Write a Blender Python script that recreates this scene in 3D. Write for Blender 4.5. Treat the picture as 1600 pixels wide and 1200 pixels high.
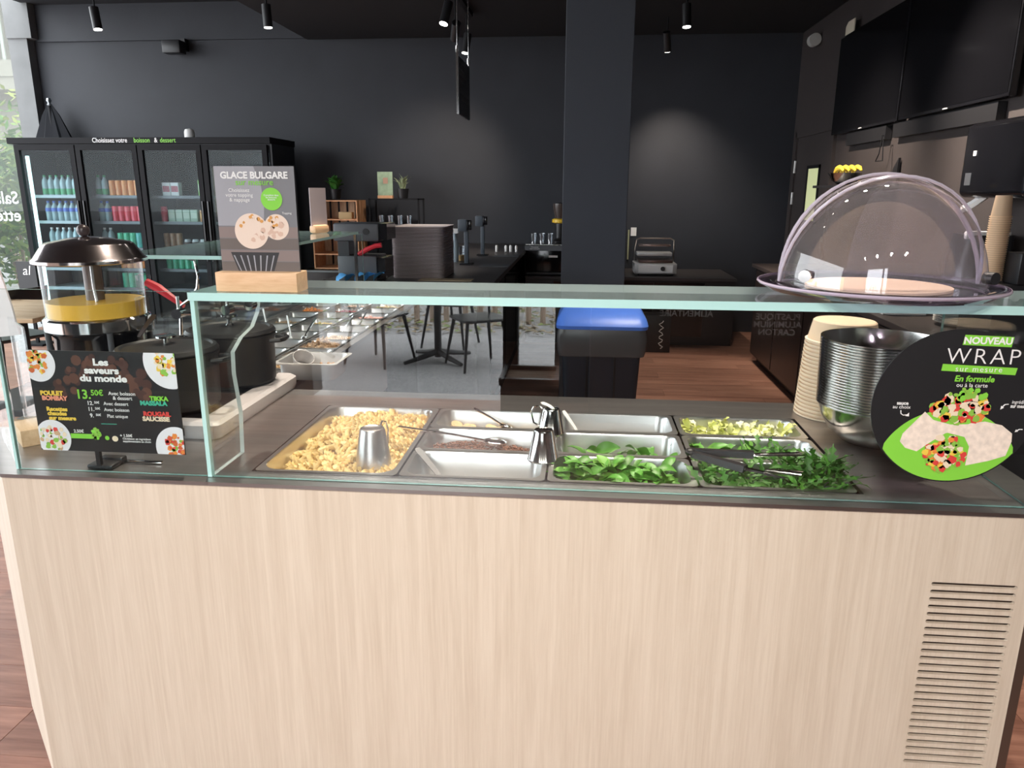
import bpy, bmesh, math, random
from mathutils import Vector, Matrix, Euler
random.seed(7)
S = bpy.context.scene
for o in list(bpy.data.objects): bpy.data.objects.remove(o)
COL = S.collection
PI = math.pi

# ------------------------------------------------------------------ camera
F_PX = 1167.845
CAM = Vector((0.72026, -1.51964, 1.51429))
CF = Vector((-0.08703924, 0.96426214, -0.25024528))
CR = Vector((0.99585063, 0.0909169, 0.00395472))
CU = CR.cross(CF)
cd = bpy.data.cameras.new('camera'); cam = bpy.data.objects.new('camera', cd); COL.objects.link(cam)
cam.matrix_world = Matrix(((CR.x, CU.x, -CF.x, CAM.x), (CR.y, CU.y, -CF.y, CAM.y), (CR.z, CU.z, -CF.z, CAM.z), (0, 0, 0, 1)))
cd.sensor_fit = 'HORIZONTAL'; cd.sensor_width = 36; cd.lens = F_PX/1600*36; cd.clip_start = .05; cd.clip_end = 200
S.camera = cam
def at(px, py, ax, v):
    "point of the place seen at a photo pixel, on the plane x/y/z = v"
    d = CF + CR*((px-800)/F_PX) - CU*((py-600)/F_PX); i = 'xyz'.index(ax)
    return CAM + d*((v-CAM[i])/d[i])

# ------------------------------------------------------------------ world, exposure
w = bpy.data.worlds.new('overcast_sky'); S.world = w; w.use_nodes = True
bg = w.node_tree.nodes["Background"]; bg.inputs[0].default_value = (.92, .96, 1, 1); bg.inputs[1].default_value = 4.6
SPOT_W = 75
vs = S.view_settings; vs.view_transform = 'Standard'; vs.look = 'None'; vs.gamma = 1; vs.exposure = 0.52; vs.use_curve_mapping = False

# ------------------------------------------------------------------ materials
MATS = {}
def mat(name, col, rough=.5, metal=0., var=0., vscale=8., bump=0., bscale=60., spec=.5, emit=0., stretch=None, rnd=0.):
    if name in MATS: return MATS[name]
    m = bpy.data.materials.new(name); m.use_nodes = True; MATS[name] = m
    nt = m.node_tree; N = nt.nodes; L = nt.links; b = N['Principled BSDF']
    c = (*col, 1); b.inputs['Base Color'].default_value = c
    b.inputs['Roughness'].default_value = rough; b.inputs['Metallic'].default_value = metal
    b.inputs['Specular IOR Level'].default_value = spec
    if emit: b.inputs['Emission Color'].default_value = c; b.inputs['Emission Strength'].default_value = emit
    tc = N.new('ShaderNodeTexCoord'); vec = tc.outputs['Object']
    if stretch:
        mp = N.new('ShaderNodeMapping'); mp.inputs['Scale'].default_value = stretch; L.new(vec, mp.inputs[0]); vec = mp.outputs[0]
    if var or rnd:
        hv = N.new('ShaderNodeHueSaturation'); hv.inputs['Color'].default_value = c
        val = None
        if var:
            nz = N.new('ShaderNodeTexNoise'); nz.inputs['Scale'].default_value = vscale; nz.inputs['Detail'].default_value = 6; L.new(vec, nz.inputs['Vector'])
            mr = N.new('ShaderNodeMapRange'); mr.inputs[1].default_value = .3; mr.inputs[2].default_value = .7
            mr.inputs[3].default_value = 1-var; mr.inputs[4].default_value = 1+var; L.new(nz.outputs[0], mr.inputs[0]); val = mr.outputs[0]
        if rnd:
            oi = N.new('ShaderNodeObjectInfo'); m2 = N.new('ShaderNodeMapRange'); m2.inputs[3].default_value = 1-rnd; m2.inputs[4].default_value = 1+rnd
            L.new(oi.outputs['Random'], m2.inputs[0])
            if val is None: val = m2.outputs[0]
            else:
                mm = N.new('ShaderNodeMath'); mm.operation = 'MULTIPLY'; L.new(val, mm.inputs[0]); L.new(m2.outputs[0], mm.inputs[1]); val = mm.outputs[0]
        L.new(val, hv.inputs['Value']); L.new(hv.outputs[0], b.inputs['Base Color'])
        if emit: L.new(hv.outputs[0], b.inputs['Emission Color'])
    if bump:
        n2 = N.new('ShaderNodeTexNoise'); n2.inputs['Scale'].default_value = bscale; n2.inputs['Detail'].default_value = 4; L.new(vec, n2.inputs['Vector'])
        bp = N.new('ShaderNodeBump'); bp.inputs['Strength'].default_value = bump; bp.inputs['Distance'].default_value = .01
        L.new(n2.outputs[0], bp.inputs['Height']); L.new(bp.outputs[0], b.inputs['Normal'])
    return m
def clear(name, tint, refl_ior=1.5, boost=0., haze=0.):
    "thin clear sheet: transparent with fresnel reflection"
    m = bpy.data.materials.new(name); m.use_nodes = True; MATS[name] = m
    nt = m.node_tree; N = nt.nodes; L = nt.links; N.remove(N['Principled BSDF'])
    t = N.new('ShaderNodeBsdfTransparent'); t.inputs[0].default_value = (*tint, 1)
    g = N.new('ShaderNodeBsdfGlossy'); g.inputs['Roughness'].default_value = 0.0; g.inputs[0].default_value = (1, 1, 1, 1)
    lw = N.new('ShaderNodeLayerWeight'); lw.inputs['Blend'].default_value = .5
    f0 = ((refl_ior-1)/(refl_ior+1))**2+boost
    pw = N.new('ShaderNodeMath'); pw.operation = 'POWER'; pw.inputs[1].default_value = 5; L.new(lw.outputs['Facing'], pw.inputs[0])
    ma = N.new('ShaderNodeMath'); ma.operation = 'MULTIPLY_ADD'; ma.inputs[1].default_value = 1-f0; ma.inputs[2].default_value = f0; L.new(pw.outputs[0], ma.inputs[0]); fac = ma.outputs[0]
    mx = N.new('ShaderNodeMixShader'); L.new(fac, mx.inputs[0]); L.new(t.outputs[0], mx.inputs[1]); L.new(g.outputs[0], mx.inputs[2])
    if haze:
        df = N.new('ShaderNodeBsdfDiffuse'); df.inputs[0].default_value = (.8, .78, .8, 1); m4 = N.new('ShaderNodeMixShader'); m4.inputs[0].default_value = haze
        L.new(mx.outputs[0], m4.inputs[1]); L.new(df.outputs[0], m4.inputs[2]); mx = m4
    L.new(mx.outputs[0], N['Material Output'].inputs[0]); return m
def wood(name, c1, c2, scale, stretch, rough=.5, rnd=0.):
    m = bpy.data.materials.new(name); m.use_nodes = True; MATS[name] = m
    nt = m.node_tree; N = nt.nodes; L = nt.links; b = N['Principled BSDF']; b.inputs['Roughness'].default_value = rough
    tc = N.new('ShaderNodeTexCoord'); mp = N.new('ShaderNodeMapping'); mp.inputs['Scale'].default_value = stretch; L.new(tc.outputs['Object'], mp.inputs[0])
    vec = mp.outputs[0]
    if rnd:
        oi = N.new('ShaderNodeObjectInfo'); ad = N.new('ShaderNodeVectorMath'); ad.operation = 'ADD'
        mu = N.new('ShaderNodeMath'); mu.operation = 'MULTIPLY'; mu.inputs[1].default_value = 50; L.new(oi.outputs['Random'], mu.inputs[0])
        L.new(vec, ad.inputs[0]); L.new(mu.outputs[0], ad.inputs[1]); vec = ad.outputs[0]
    n1 = N.new('ShaderNodeTexNoise'); n1.inputs['Scale'].default_value = scale; n1.inputs['Detail'].default_value = 8; n1.inputs['Roughness'].default_value = .65; L.new(vec, n1.inputs['Vector'])
    n2 = N.new('ShaderNodeTexNoise'); n2.inputs['Scale'].default_value = scale*.18; n2.inputs['Detail'].default_value = 3; n2.inputs['Distortion'].default_value = 1.2; L.new(vec, n2.inputs['Vector'])
    mx = N.new('ShaderNodeMath'); mx.operation = 'MULTIPLY_ADD'; mx.inputs[1].default_value = .5; L.new(n2.outputs[0], mx.inputs[0])
    m3 = N.new('ShaderNodeMath'); m3.operation = 'MULTIPLY'; m3.inputs[1].default_value = .5; L.new(n1.outputs[0], m3.inputs[0]); L.new(m3.outputs[0], mx.inputs[2])
    cr = N.new('ShaderNodeValToRGB'); cr.color_ramp.elements[0].position = .36; cr.color_ramp.elements[1].position = .62
    cr.color_ramp.elements[0].color = (*c1, 1); cr.color_ramp.elements[1].color = (*c2, 1)
    L.new(mx.outputs[0], cr.inputs[0]); out = cr.outputs[0]
    if rnd:
        hv = N.new('ShaderNodeHueSaturation'); m2 = N.new('ShaderNodeMapRange'); m2.inputs[3].default_value = 1-rnd; m2.inputs[4].default_value = 1+rnd
        L.new(oi.outputs['Random'], m2.inputs[0]); L.new(m2.outputs[0], hv.inputs['Value']); L.new(out, hv.inputs['Color']); out = hv.outputs[0]
    L.new(out, b.inputs['Base Color'])
    bp = N.new('ShaderNodeBump'); bp.inputs['Strength'].default_value = .12; bp.inputs['Distance'].default_value = .004; L.new(n1.outputs[0], bp.inputs['Height']); L.new(bp.outputs[0], b.inputs['Normal'])
    return m

M_wall = mat('black_paint', (.022, .0245, .032), .62, var=.08, vscale=3, bump=.15, bscale=180)
M_wallr = mat('brown_black_paint', (.044, .035, .034), .62, var=.08, vscale=3, bump=.15, bscale=180)
M_ceil = mat('black_ceiling', (.018, .018, .021), .8)
M_pil = mat('daylit_dark_paint', (.046, .052, .066), .6, bump=.12, bscale=180)  # blue of the daylight is put into the pillar's dark colour
M_panel = wood('pale_oak_laminate', (.60, .502, .398), (.705, .61, .50), 16, (12, 12, .4), .5)
M_panelR = wood('pale_oak_edge', (.60, .502, .398), (.705, .61, .50), 16, (12, 12, .4), .5)
M_plank = wood('reddish_floor_wood', (.22, .095, .066), (.44, .225, .16), 5, (.8, 9, 9), .38, rnd=.18)
M_oak = wood('oak_block', (.62, .38, .21), (.80, .56, .35), 12, (1.2, 8, 8), .5)
M_crate = wood('crate_wood', (.42, .28, .17), (.66, .46, .30), 10, (8, 8, 1), .65)
M_crateo = wood('orange_crate_wood', (.55, .24, .11), (.78, .42, .21), 10, (8, 8, 1), .6)
M_bamboo = wood('fence_wood', (.26, .18, .13), (.52, .40, .31), 10, (8, 8, 1), .7)
M_steel = mat('brushed_steel', (.56, .54, .53), .3, 1, var=.06, vscale=5, stretch=(1, 30, 1))
M_pan = mat('pan_steel', (.72, .715, .71), .30, 1, var=.05, vscale=9)
M_top = mat('worktop_steel', (.42, .395, .385), .36, 1, var=.1, vscale=4, stretch=(1, 12, 1))
M_polish = mat('polished_steel', (.72, .70, .69), .1, 1)
M_bowl = mat('bowl_steel', (.66, .65, .63), .16, 1)
M_chrome = mat('chrome', (.78, .77, .77), .08, 1)
M_black = mat('black_plastic', (.014, .014, .016), .38)
M_gloss = mat('black_gloss', (.008, .008, .010), .12)
M_frame = mat('black_frame_metal', (.012, .012, .014), .6, spec=.15)
M_iron = mat('black_cast_iron', (.014, .014, .015), .42, bump=.08, bscale=300)
M_white = mat('white_plastic', (.82, .81, .80), .4)
M_pink = mat('rosy_white_card', (.74, .66, .66), .6)
M_hob = mat('hob_white_enamel', (.74, .69, .69), .35)
M_conc = mat('grey_concrete', (.19, .195, .195), .85, var=.1, vscale=4)
M_grey = mat('grey_metal', (.075, .08, .09), .45)
M_dkgrey = mat('dark_grey_plastic', (.035, .037, .042), .5)
M_tray = mat('mauve_grey_tray', (.52, .46, .47), .5, var=.05)
M_glassF = clear('front_glass', (.95, .97, .965), 1.5, .06)
M_glass = clear('clear_glass', (.94, .97, .965), 1.24)
M_glassS = clear('shelf_glass', (.90, .95, .945), 1.52)
M_acryl = clear('clear_acrylic', (.93, .94, .945), 1.42)
M_domeM = clear('dome_polycarbonate', (.88, .86, .90), 1.6, .02, .055)
M_domeT = clear('dome_tray_plastic', (.62, .58, .66), 1.6, .05)
M_glassware = clear('glassware', (.80, .82, .84), 1.6, .06)
M_rim = mat('mauve_acrylic_rim', (.42, .36, .45), .15)
M_cool = clear('cooler_door_glass', (.86, .92, .94), 1.2)
M_win = clear('window_glass', (.55, .57, .56), 1.45)
M_edge = mat('green_glass_edge', (.47, .75, .73), .2, spec=.8)
M_edged = mat('dark_glass_edge', (.16, .30, .29), .2, spec=.8)
M_edgew = mat('pale_glass_edge', (.72, .80, .79), .25)
M_led = mat('cool_led', (.70, 1, .95), .5, emit=2.2)
M_lens = mat('lamp_lens', (1, .95, .88), .5, emit=14)
M_asph = mat('asphalt', (.40, .39, .39), .9, var=.35, vscale=55, bump=.4, bscale=120)
M_wtext = mat('white_print', (.86, .86, .86), .6)
M_green = mat('lime_print', (.22, .62, .06), .6)
M_blackp = mat('black_print', (.014, .014, .016), .45)
M_kraft = mat('kraft_paper', (.60, .42, .27), .7, var=.05)
M_kraftd = mat('kraft_paper_rim', (.86, .70, .54), .7)

# ------------------------------------------------------------------ mesh helpers
class MB:
    def __init__(s): s.bm = bmesh.new()
    def _t(s, vs, M):
        if M is not None:
            for v in vs: v.co = M @ v.co
    def box(s, x0, x1, y0, y1, z0, z1, mi=0, bev=0., M=None, seg=2):
        r = bmesh.ops.create_cube(s.bm, size=1); vs = r['verts']
        for v in vs: v.co = Vector((x0+(v.co.x+.5)*(x1-x0), y0+(v.co.y+.5)*(y1-y0), z0+(v.co.z+.5)*(z1-z0)))
        fs = list({f for v in vs for f in v.link_faces})
        for f in fs: f.material_index = mi
        if bev:
            es = list({e for v in vs for e in v.link_edges})
            r = bmesh.ops.bevel(s.bm, geom=es, offset=bev, segments=seg, affect='EDGES', profile=.5)
            vs = list({v for f in r['faces'] for v in f.verts} | {v for v in vs if v.is_valid})
            for f in r['faces']: f.material_index = mi
        s._t(vs, M); return s
    def lathe(s, prof, seg=24, c=(0, 0, 0), mi=0, M=None, cap=(False, False), a0=0., a1=2*PI):
        rings = []; full = abs(a1-a0-2*PI) < 1e-4; n = seg if full else seg+1; new = []
        for r, z in prof:
            ring = []
            if r < 1e-6: v = s.bm.verts.new((c[0], c[1], c[2]+z)); ring = [v]*n; new.append(v)
            else:
                for i in range(n):
                    a = a0+(a1-a0)*i/seg; v = s.bm.verts.new((c[0]+r*math.cos(a), c[1]+r*math.sin(a), c[2]+z)); ring.append(v); new.append(v)
            rings.append(ring)
        for A, B in zip(rings, rings[1:]):
            for i in range(seg):
                j = (i+1) % n
                q = [A[i], A[j], B[j], B[i]]; u = []
                for v in q:
                    if v not in u: u.append(v)
                if len(u) > 2:
                    try: s.bm.faces.new(u).material_index = mi
                    except ValueError: pass
        for k, fl in ((0, cap[0]), (-1, cap[1])):
            if fl and full and prof[k][0] > 1e-6:
                s.bm.faces.new(rings[k]).material_index = mi
        s._t(new, M); return s
    def cyl(s, p0, p1, r0, r1=None, seg=12, mi=0, cap=True):
        p0 = Vector(p0); p1 = Vector(p1); d = p1-p0
        M = Matrix.Translation(p0) @ d.to_track_quat('Z', 'Y').to_matrix().to_4x4()
        return s.lathe([(r0, 0), (r0 if r1 is None else r1, d.length)], seg, mi=mi, M=M, cap=(cap, cap))
    def tube(s, pts, r, seg=8, mi=0, close=False):
        pts = [Vector(p) for p in pts]; rings = []; n = len(pts); up = None
        for i, p in enumerate(pts):
            t = (pts[(i+1) % n if close else min(i+1, n-1)]-pts[(i-1) % n if close else max(i-1, 0)]).normalized()
            if up is None: up = Vector((0, 0, 1)) if abs(t.z) < .9 else Vector((1, 0, 0))
            a = t.cross(up).normalized(); b = a.cross(t); up = b
            rr = r[i] if isinstance(r, (list, tuple)) else r
            rings.append([s.bm.verts.new(p+a*(rr*math.cos(2*PI*k/seg))+b*(rr*math.sin(2*PI*k/seg))) for k in range(seg)])
        for i in range(n if close else n-1):
            A = rings[i]; B = rings[(i+1) % n]
            for k in range(seg): s.bm.faces.new((A[k], A[(k+1) % seg], B[(k+1) % seg], B[k])).material_index = mi
        if not close:
            s.bm.faces.new(rings[0][::-1]).material_index = mi; s.bm.faces.new(rings[-1]).material_index = mi
        return s
    def loft(s, loops, mi=0, cap=(False, False)):
        R = [[s.bm.verts.new(p) for p in lp] for lp in loops]
        for A, B in zip(R, R[1:]):
            n = len(A)
            for k in range(n): s.bm.faces.new((A[k], A[(k+1) % n], B[(k+1) % n], B[k])).material_index = mi
        if cap[0]: s.bm.faces.new(R[0][::-1]).material_index = mi
        if cap[1]: s.bm.faces.new(R[-1]).material_index = mi
        return s
    def prism(s, poly, lo, hi, axis='z', mi=0, mside=None):
        "polygon extruded along an axis; poly in the other two coordinates"
        def P(a, b, h): return {'z': (a, b, h), 'y': (a, h, b), 'x': (h, a, b)}[axis]
        A = [s.bm.verts.new(P(a, b, lo)) for a, b in poly]; B = [s.bm.verts.new(P(a, b, hi)) for a, b in poly]; n = len(poly)
        s.bm.faces.new(A).material_index = mi; s.bm.faces.new(B[::-1]).material_index = mi
        for k in range(n): s.bm.faces.new((A[k], A[(k+1) % n], B[(k+1) % n], B[k])).material_index = mi if mside is None else mside
        return s
    def face(s, pts, mi=0): s.bm.faces.new([s.bm.verts.new(p) for p in pts]).material_index = mi; return s
    def sphere(s, c, r, mi=0, seg=12, sc=(1, 1, 1)):
        q = bmesh.ops.create_uvsphere(s.bm, u_segments=seg, v_segments=max(4, seg*2//3), radius=r)
        for v in q['verts']: v.co = Vector((v.co.x*sc[0]+c[0], v.co.y*sc[1]+c[1], v.co.z*sc[2]+c[2]))
        for f in {f for v in q['verts'] for f in v.link_faces}: f.material_index = mi
        return s
    def mesh(s, name, mats, smooth=35):
        bmesh.ops.recalc_face_normals(s.bm, faces=s.bm.faces)
        me = bpy.data.meshes.new(name); s.bm.to_mesh(me); s.bm.free()
        for m in (mats if isinstance(mats, (list, tuple)) else [mats]): me.materials.append(m)
        if smooth:
            me.polygons.foreach_set('use_smooth', [True]*len(me.polygons)); me.set_sharp_from_angle(angle=math.radians(smooth))
        return me
    def build(s, name, mats, parent=None, smooth=35, loc=None): return link(name, s.mesh(name, mats, smooth), parent, loc)
def link(name, data, parent=None, loc=None, rot=None, sc=None):
    o = bpy.data.objects.new(name, data); COL.objects.link(o); o.parent = parent
    if loc is not None: o.location = loc
    if rot is not None: o.rotation_euler = rot
    if sc is not None: o.scale = sc if isinstance(sc, (tuple, list)) else (sc,)*3
    return o
def tag(o, label=None, cat=None, group=None, kind=None):
    for k, v in (('label', label), ('category', cat), ('group', group), ('kind', kind)):
        if v: o[k] = v
    return o
def thing(name, label, cat, loc=(0, 0, 0), rz=0., group=None):
    return tag(link(name, None, None, loc, (0, 0, rz)), label, cat, group)
def copy_tree(o, parent=None, label=None, loc=None, rz=None):
    c = o.copy(); COL.objects.link(c); c.parent = parent
    if label: c['label'] = label
    if loc is not None: c.location = loc
    if rz is not None: c.rotation_euler = (0, 0, rz)
    for ch in o.children: copy_tree(ch, c)
    return c
def struct(name, mb, m, smooth=0, label=None): return tag(mb.build(name, m, None, smooth), label, kind='structure')
def text(s, size, m, parent, loc, name='lettering', align='CENTER', bold=0., rot=(PI/2, 0, 0), shear=0., xs=1., spacing=1., label=None):
    c = bpy.data.curves.new(name, 'FONT'); c.body = s; c.size = size; c.align_x = align; c.align_y = 'CENTER'; c.extrude = .0002
    c.offset = bold*size; c.shear = shear; c.resolution_u = 3; c.space_character = spacing; c.space_line = .9
    t = bpy.data.objects.new(name, c); COL.objects.link(t)
    dg = bpy.context.evaluated_depsgraph_get(); me = bpy.data.meshes.new_from_object(t.evaluated_get(dg))
    bpy.data.objects.remove(t); bpy.data.curves.remove(c)
    me.materials.clear(); me.materials.append(m)
    o = link(name, me, parent, loc, rot, (xs, 1, 1)); return tag(o, label)
def rrect(x0, x1, y0, y1, r, z, n=4):
    pts = []
    for cx, cy, a in ((x1-r, y1-r, 0), (x0+r, y1-r, PI/2), (x0+r, y0+r, PI), (x1-r, y0+r, 1.5*PI)):
        for i in range(n+1): pts.append((cx+r*math.cos(a+PI/2*i/n), cy+r*math.sin(a+PI/2*i/n), z))
    return pts
def curve_panel(name, outer, holes, thick, m, parent):
    "flat board in XZ with real slots cut through it, front at y=0"
    c = bpy.data.curves.new(name, 'CURVE'); c.dimensions = '2D'; c.fill_mode = 'BOTH'; c.extrude = thick/2
    for lp in [outer]+holes:
        sp = c.splines.new('POLY'); sp.points.add(len(lp)-1); sp.use_cyclic_u = True
        for p, q in zip(sp.points, lp): p.co = (q[0], q[1], 0, 1)
    t = bpy.data.objects.new(name, c); COL.objects.link(t)
    me = bpy.data.meshes.new_from_object(t.evaluated_get(bpy.context.evaluated_depsgraph_get()))
    bpy.data.objects.remove(t); bpy.data.curves.remove(c)
    me.transform(Matrix.Translation((0, thick/2, 0)) @ Matrix.Rotation(PI/2, 4, 'X'))
    me.materials.clear(); me.materials.append(m)
    return link(name, me, parent)
# ================================================================== the setting
WY = 6.9; CZ = 3.10; FY = -3.9; XL = -5.35; XR = 2.9
fl = struct('floor', MB().box(XL, XR+.1, FY, WY, -.06, -.012), mat('subfloor', (.05, .03, .025), .8))
pm = {}
def plank_mesh(L):
    if L not in pm: pm[L] = MB().box(0, L-.0015, 0, .1888, -.012, 0, bev=.0008, seg=1).mesh('plank', M_plank, 0)
    return pm[L]
k = 0; yy = FY
while yy < WY-.1:
    xx = XL - (k*.73 % 2.2)
    while xx < XR:
        a = max(xx, XL); b = min(xx+2.2, XR); L = round(b-a, 2)
        if L > .05: link('plank', plank_mesh(L), fl, (a, yy, 0))
        xx += 2.2
    yy += .19; k += 1
CX = -2.25   # left of this the ceiling is higher
struct('wall_back', MB().box(XL, XR+.15, WY, WY+.2, 0, CZ+.5).box(XL+.05, CX, WY-.03, WY, CZ-.02, 3.45), M_wall)
struct('wall_right', MB().box(XR, XR+.15, FY, 5.55, 0, CZ+.4).box(XR, XR+.15, 6.68, WY, 0, CZ+.4).box(XR, XR+.15, 5.55, 6.68, 2.05, CZ+.4).box(XR+.1, XR+.15, 5.55, 6.68, 0, 2.05), M_wallr)
struct('ceiling', MB().box(CX, XR+.15, FY, WY, CZ-.03, CZ+.5).box(XL, CX, FY, WY, 3.45, CZ+.5), M_ceil)
struct('wall_front', MB().box(XL, -1.28, FY-.2, FY, 0, 2.75).box(.55, XR+.15, FY-.2, FY, 0, CZ+.4).box(XL, .55, FY-.2, FY, 2.75, CZ+.4), M_wall)  # unseen wall, its solid parts sized to keep the glass reflection dark
struct('trim_1', MB().box(XL-.22, XL, WY-.12, WY+.35, 0, 4.2).box(XL-.22, XL+.07, WY-.14, WY+.35, 3.1, 4.2), M_conc, label='grey concrete column beside the black back wall')
struct('trim_2', MB().box(.17, .28, FY-.12, FY, 0, 2.75).box(XL-.1, XL, FY-.12, FY, 0, CZ), M_frame, label='black facade posts')
struct('pillar', MB().box(.585, 1.03, 3.8, 4.25, 0, CZ-.03, bev=.004), M_pil, label='dark square pillar with a bluish daylight tint')
gw = struct('window_1', MB().box(-8.2, XL-.22, WY+.1, WY+.112, .1, 4.0), M_win)
MB().box(-8.2, XL-.22, WY+.06, WY+.15, 0, .1).box(-6.9, -6.84, WY+.06, WY+.15, .1, 4).build('window_frame', M_frame, gw, 0)
p = at(29, 310, 'y', WY+.098)
text('Sala', .2, mat('frosted_film', (.42, .43, .42), .7), gw, (p.x, p.y, p.z), align='LEFT', xs=-1, bold=.02)
text('ette', .2, mat('frosted_film', (.42, .43, .42), .7), gw, (p.x, p.y, p.z-.2), align='LEFT', xs=-1, bold=.02)
# door in the right wall
dr = struct('door_1', MB().box(XR-.012, XR+.04, 5.56, 6.67, .01, 2.04).box(XR-.03, XR, 5.50, 5.56, 0, 2.10).box(XR-.03, XR, 6.67, 6.72, 0, 2.10).box(XR-.03, XR, 5.5, 6.72, 2.04, 2.10), M_wallr)
MB().box(XR-.016, XR-.011, 5.86, 6.20, 1.25, 1.73).build('door_pane', mat('pane_with_added_glow', (.62, .66, .36), .5, emit=.35), dr, 0)  # emission in the pane stands in for light behind the door
MB().box(XR-.024, XR-.011, 5.83, 5.86, 1.22, 1.76).box(XR-.024, XR-.011, 6.2, 6.23, 1.22, 1.76).box(XR-.024, XR-.011, 5.83, 6.23, 1.73, 1.76).build('pane_frame', M_frame, dr, 0)
for z in (1.39, 1.70): MB().cyl((XR-.03, 6.64, z), (XR-.03, 6.64, z+.12), .012).build('hinge', M_white, dr)
# outside ground
tag(struct('terrace_ground', MB().box(-40, 40, -40, 60, -.10, -.065), M_asph), 'grey asphalt terrace')

# ------------------------------------------------------------------ front counter
ct = thing('serving_counter', 'pale oak laminate serving counter with a slotted vent low on its right', 'counter', (.55, .3, 0))
def cpart(mb, name, m, smooth=0):
    o = mb.build(name, m, ct, smooth); o.location = (-.55, -.3, 0); return o
slots = []
for i in range(26):
    z = .740-i*.01716; r = .0040; pts = []
    for a in range(7): pts.append((1.615+r*math.cos(-PI/2+PI*a/6), z+r*math.sin(-PI/2+PI*a/6)))
    for a in range(7): pts.append((1.456+r*math.cos(PI/2+PI*a/6), z+r*math.sin(PI/2+PI*a/6)))
    slots.append(pts)
fp = curve_panel('front_panel', [(-.55, .08), (1.645, .08), (1.645, .893), (-.55, .893)], slots, .008, M_panel, ct); fp.location = (-.55, -.37, 0)
cpart(MB().prism([(-.55, -.07), (-.538, -.056), (-.80, .206), (-.812, .192)], .08, .893), 'side_panel', M_panel)
cpart(MB().box(-.812, -.80, .2, .72, .08, .893), 'side_panel', M_panel)
cpart(MB().prism([(1.645, -.07), (1.70, -.015), (1.70, .68), (1.69, .68), (1.69, -.01), (1.635, -.066)], .08, .893), 'end_panel', mat('oak_shaded_brown', (.11, .075, .058), .5))  # shade on the right chamfer is put into its dark brown
cpart(MB().box(1.43, 1.634, -.058, -.054, .27, .78), 'vent_backing', mat('vent_brown', (.10, .06, .043), .8))
cpart(MB().prism([(-.535, -.03), (1.63, -.03), (1.66, 0), (1.66, .66), (-.78, .66), (-.78, .21)], 0, .08), 'plinth', mat('plinth_grey', (.30, .32, .36), .5))
cpart(MB().box(-.78, 1.68, .62, .68, .08, .86), 'back_panel', M_black)
wt = MB()
wt.prism([(-.55, -.074), (1.648, -.074), (1.705, -.017), (1.705, -.002), (-.628, -.002)], .894, .902)
wt.prism([(-.628, -.002), (-.005, -.002), (-.005, .70), (-.815, .70), (-.815, .188)], .894, .902)
wt.box(-.005, 1.325, .535, .70, .894, .902); wt.box(1.325, 1.705, -.002, .70, .894, .902)
wt.box(-.20, 1.705, .692, .70, .86, .894)
wt.box(-.005, 1.325, -.002, .535, .74, .745)
tag(wt.build('steel_worktop', M_top, None, 0), 'dull steel worktop framing the sunken food pans of the front counter', 'worktop')

# ------------------------------------------------------------------ glass of the front counter
def pane(name, mb, m, label, cat='glass pane'): return tag(mb.build(name, m, None, 0), label, cat)
def sheet_xz(x0, x1, y0, y1, z0, z1, edges=(1, 1)):
    b = MB(); b.box(x0, x1, y0, y1, z0, z1)
    for f in b.bm.faces:
        n = f.normal if f.normal.length else None
        f.normal_update(); n = f.normal
        dims = (x1-x0, y1-y0, z1-z0); ax = dims.index(min(dims))
        f.material_index = 0 if abs(n[ax]) > .9 else (2 if n.y > .9 else 1)
    return b
pane('front_glass', sheet_xz(-.078, 1.66, -.044, -.036, .903, 1.2915), [M_glassF, M_edged, M_glassF], 'wide upright glass sheet in front of the food pans')
pane('side_front_glass', sheet_xz(-.527, -.084, -.043, -.037, .903, 1.309), [M_glass, M_edged, M_glass], 'upright glass sheet in front of the black pots')
b = MB().prism([(-.532, -.040), (-.527, -.035), (-.783, .221), (-.788, .216)], .903, 1.309, mi=0)
pane('angled_glass', b, [M_glass], 'angled glass sheet at the left corner of the counter')
MB_e = MB().box(-.5335, -.5275, -.0445, -.0365, .903, 1.25); pane('corner_glass_edge', MB_e, [M_edge], 'green polished glass edge at the counter corner')
pane('glass_shelf', sheet_xz(-.085, 1.68, -.05, .19, 1.292, 1.309), [M_glassS, M_edge, M_edgew], 'long horizontal glass shelf above the food pans', 'glass shelf')
prof = [(-.034, .903), (.115, .903), (.125, 1.0), (.108, 1.10), (.112, 1.15), (.16, 1.175), (.225, 1.19), (.262, 1.22), (.28, 1.26), (.28, 1.2915), (-.034, 1.2915)]
b = MB().prism(prof, -.083, -.073, 'x', mi=0, mside=1)
pane('bracket_glass', b, [M_glass, mat('pale_glass_edge', (.72, .80, .79), .25)], 'upright curved glass bracket beside the pasta pan')
MB_e = MB().box(-.0825, -.0735, -.047, -.0345, .903, 1.2915); pane('bracket_glass_edge', MB_e, [M_edge], 'thick green glass edge left of the pasta pan')
b = MB().prism([(-.034, .903), (.42, .903), (.42, 1.2915), (-.034, 1.2915)], 1.624, 1.630, 'x', mi=0, mside=1)
pane('end_glass', b, [M_glass, M_edged], 'upright glass sheet closing the right end of the counter')
for x, y, z, l in ((-.118, -.03, 1.262, 'left'), (-.04, .03, 1.262, 'right'), (-.02, .10, 1.262, 'rear')):
    t = thing('glass_standoff', {'left': 'chrome glass connector left of the green glass edge', 'right': 'chrome glass connector right of the green glass edge', 'rear': 'chrome glass connector under the shelf behind the others'}[l], 'connector', (x, y, z), group='chrome glass connectors')
    MB().cyl((0, -.012, 0), (0, .012, 0), .011).build('disc', M_chrome, t)
    MB().cyl((0, 0, 0), (-.078-x, 0, 0), .0045).build('stem', M_chrome, t)
    MB().cyl((0, 0, .01), (0, 0, .036), .0035).build('post', M_chrome, t)
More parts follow.
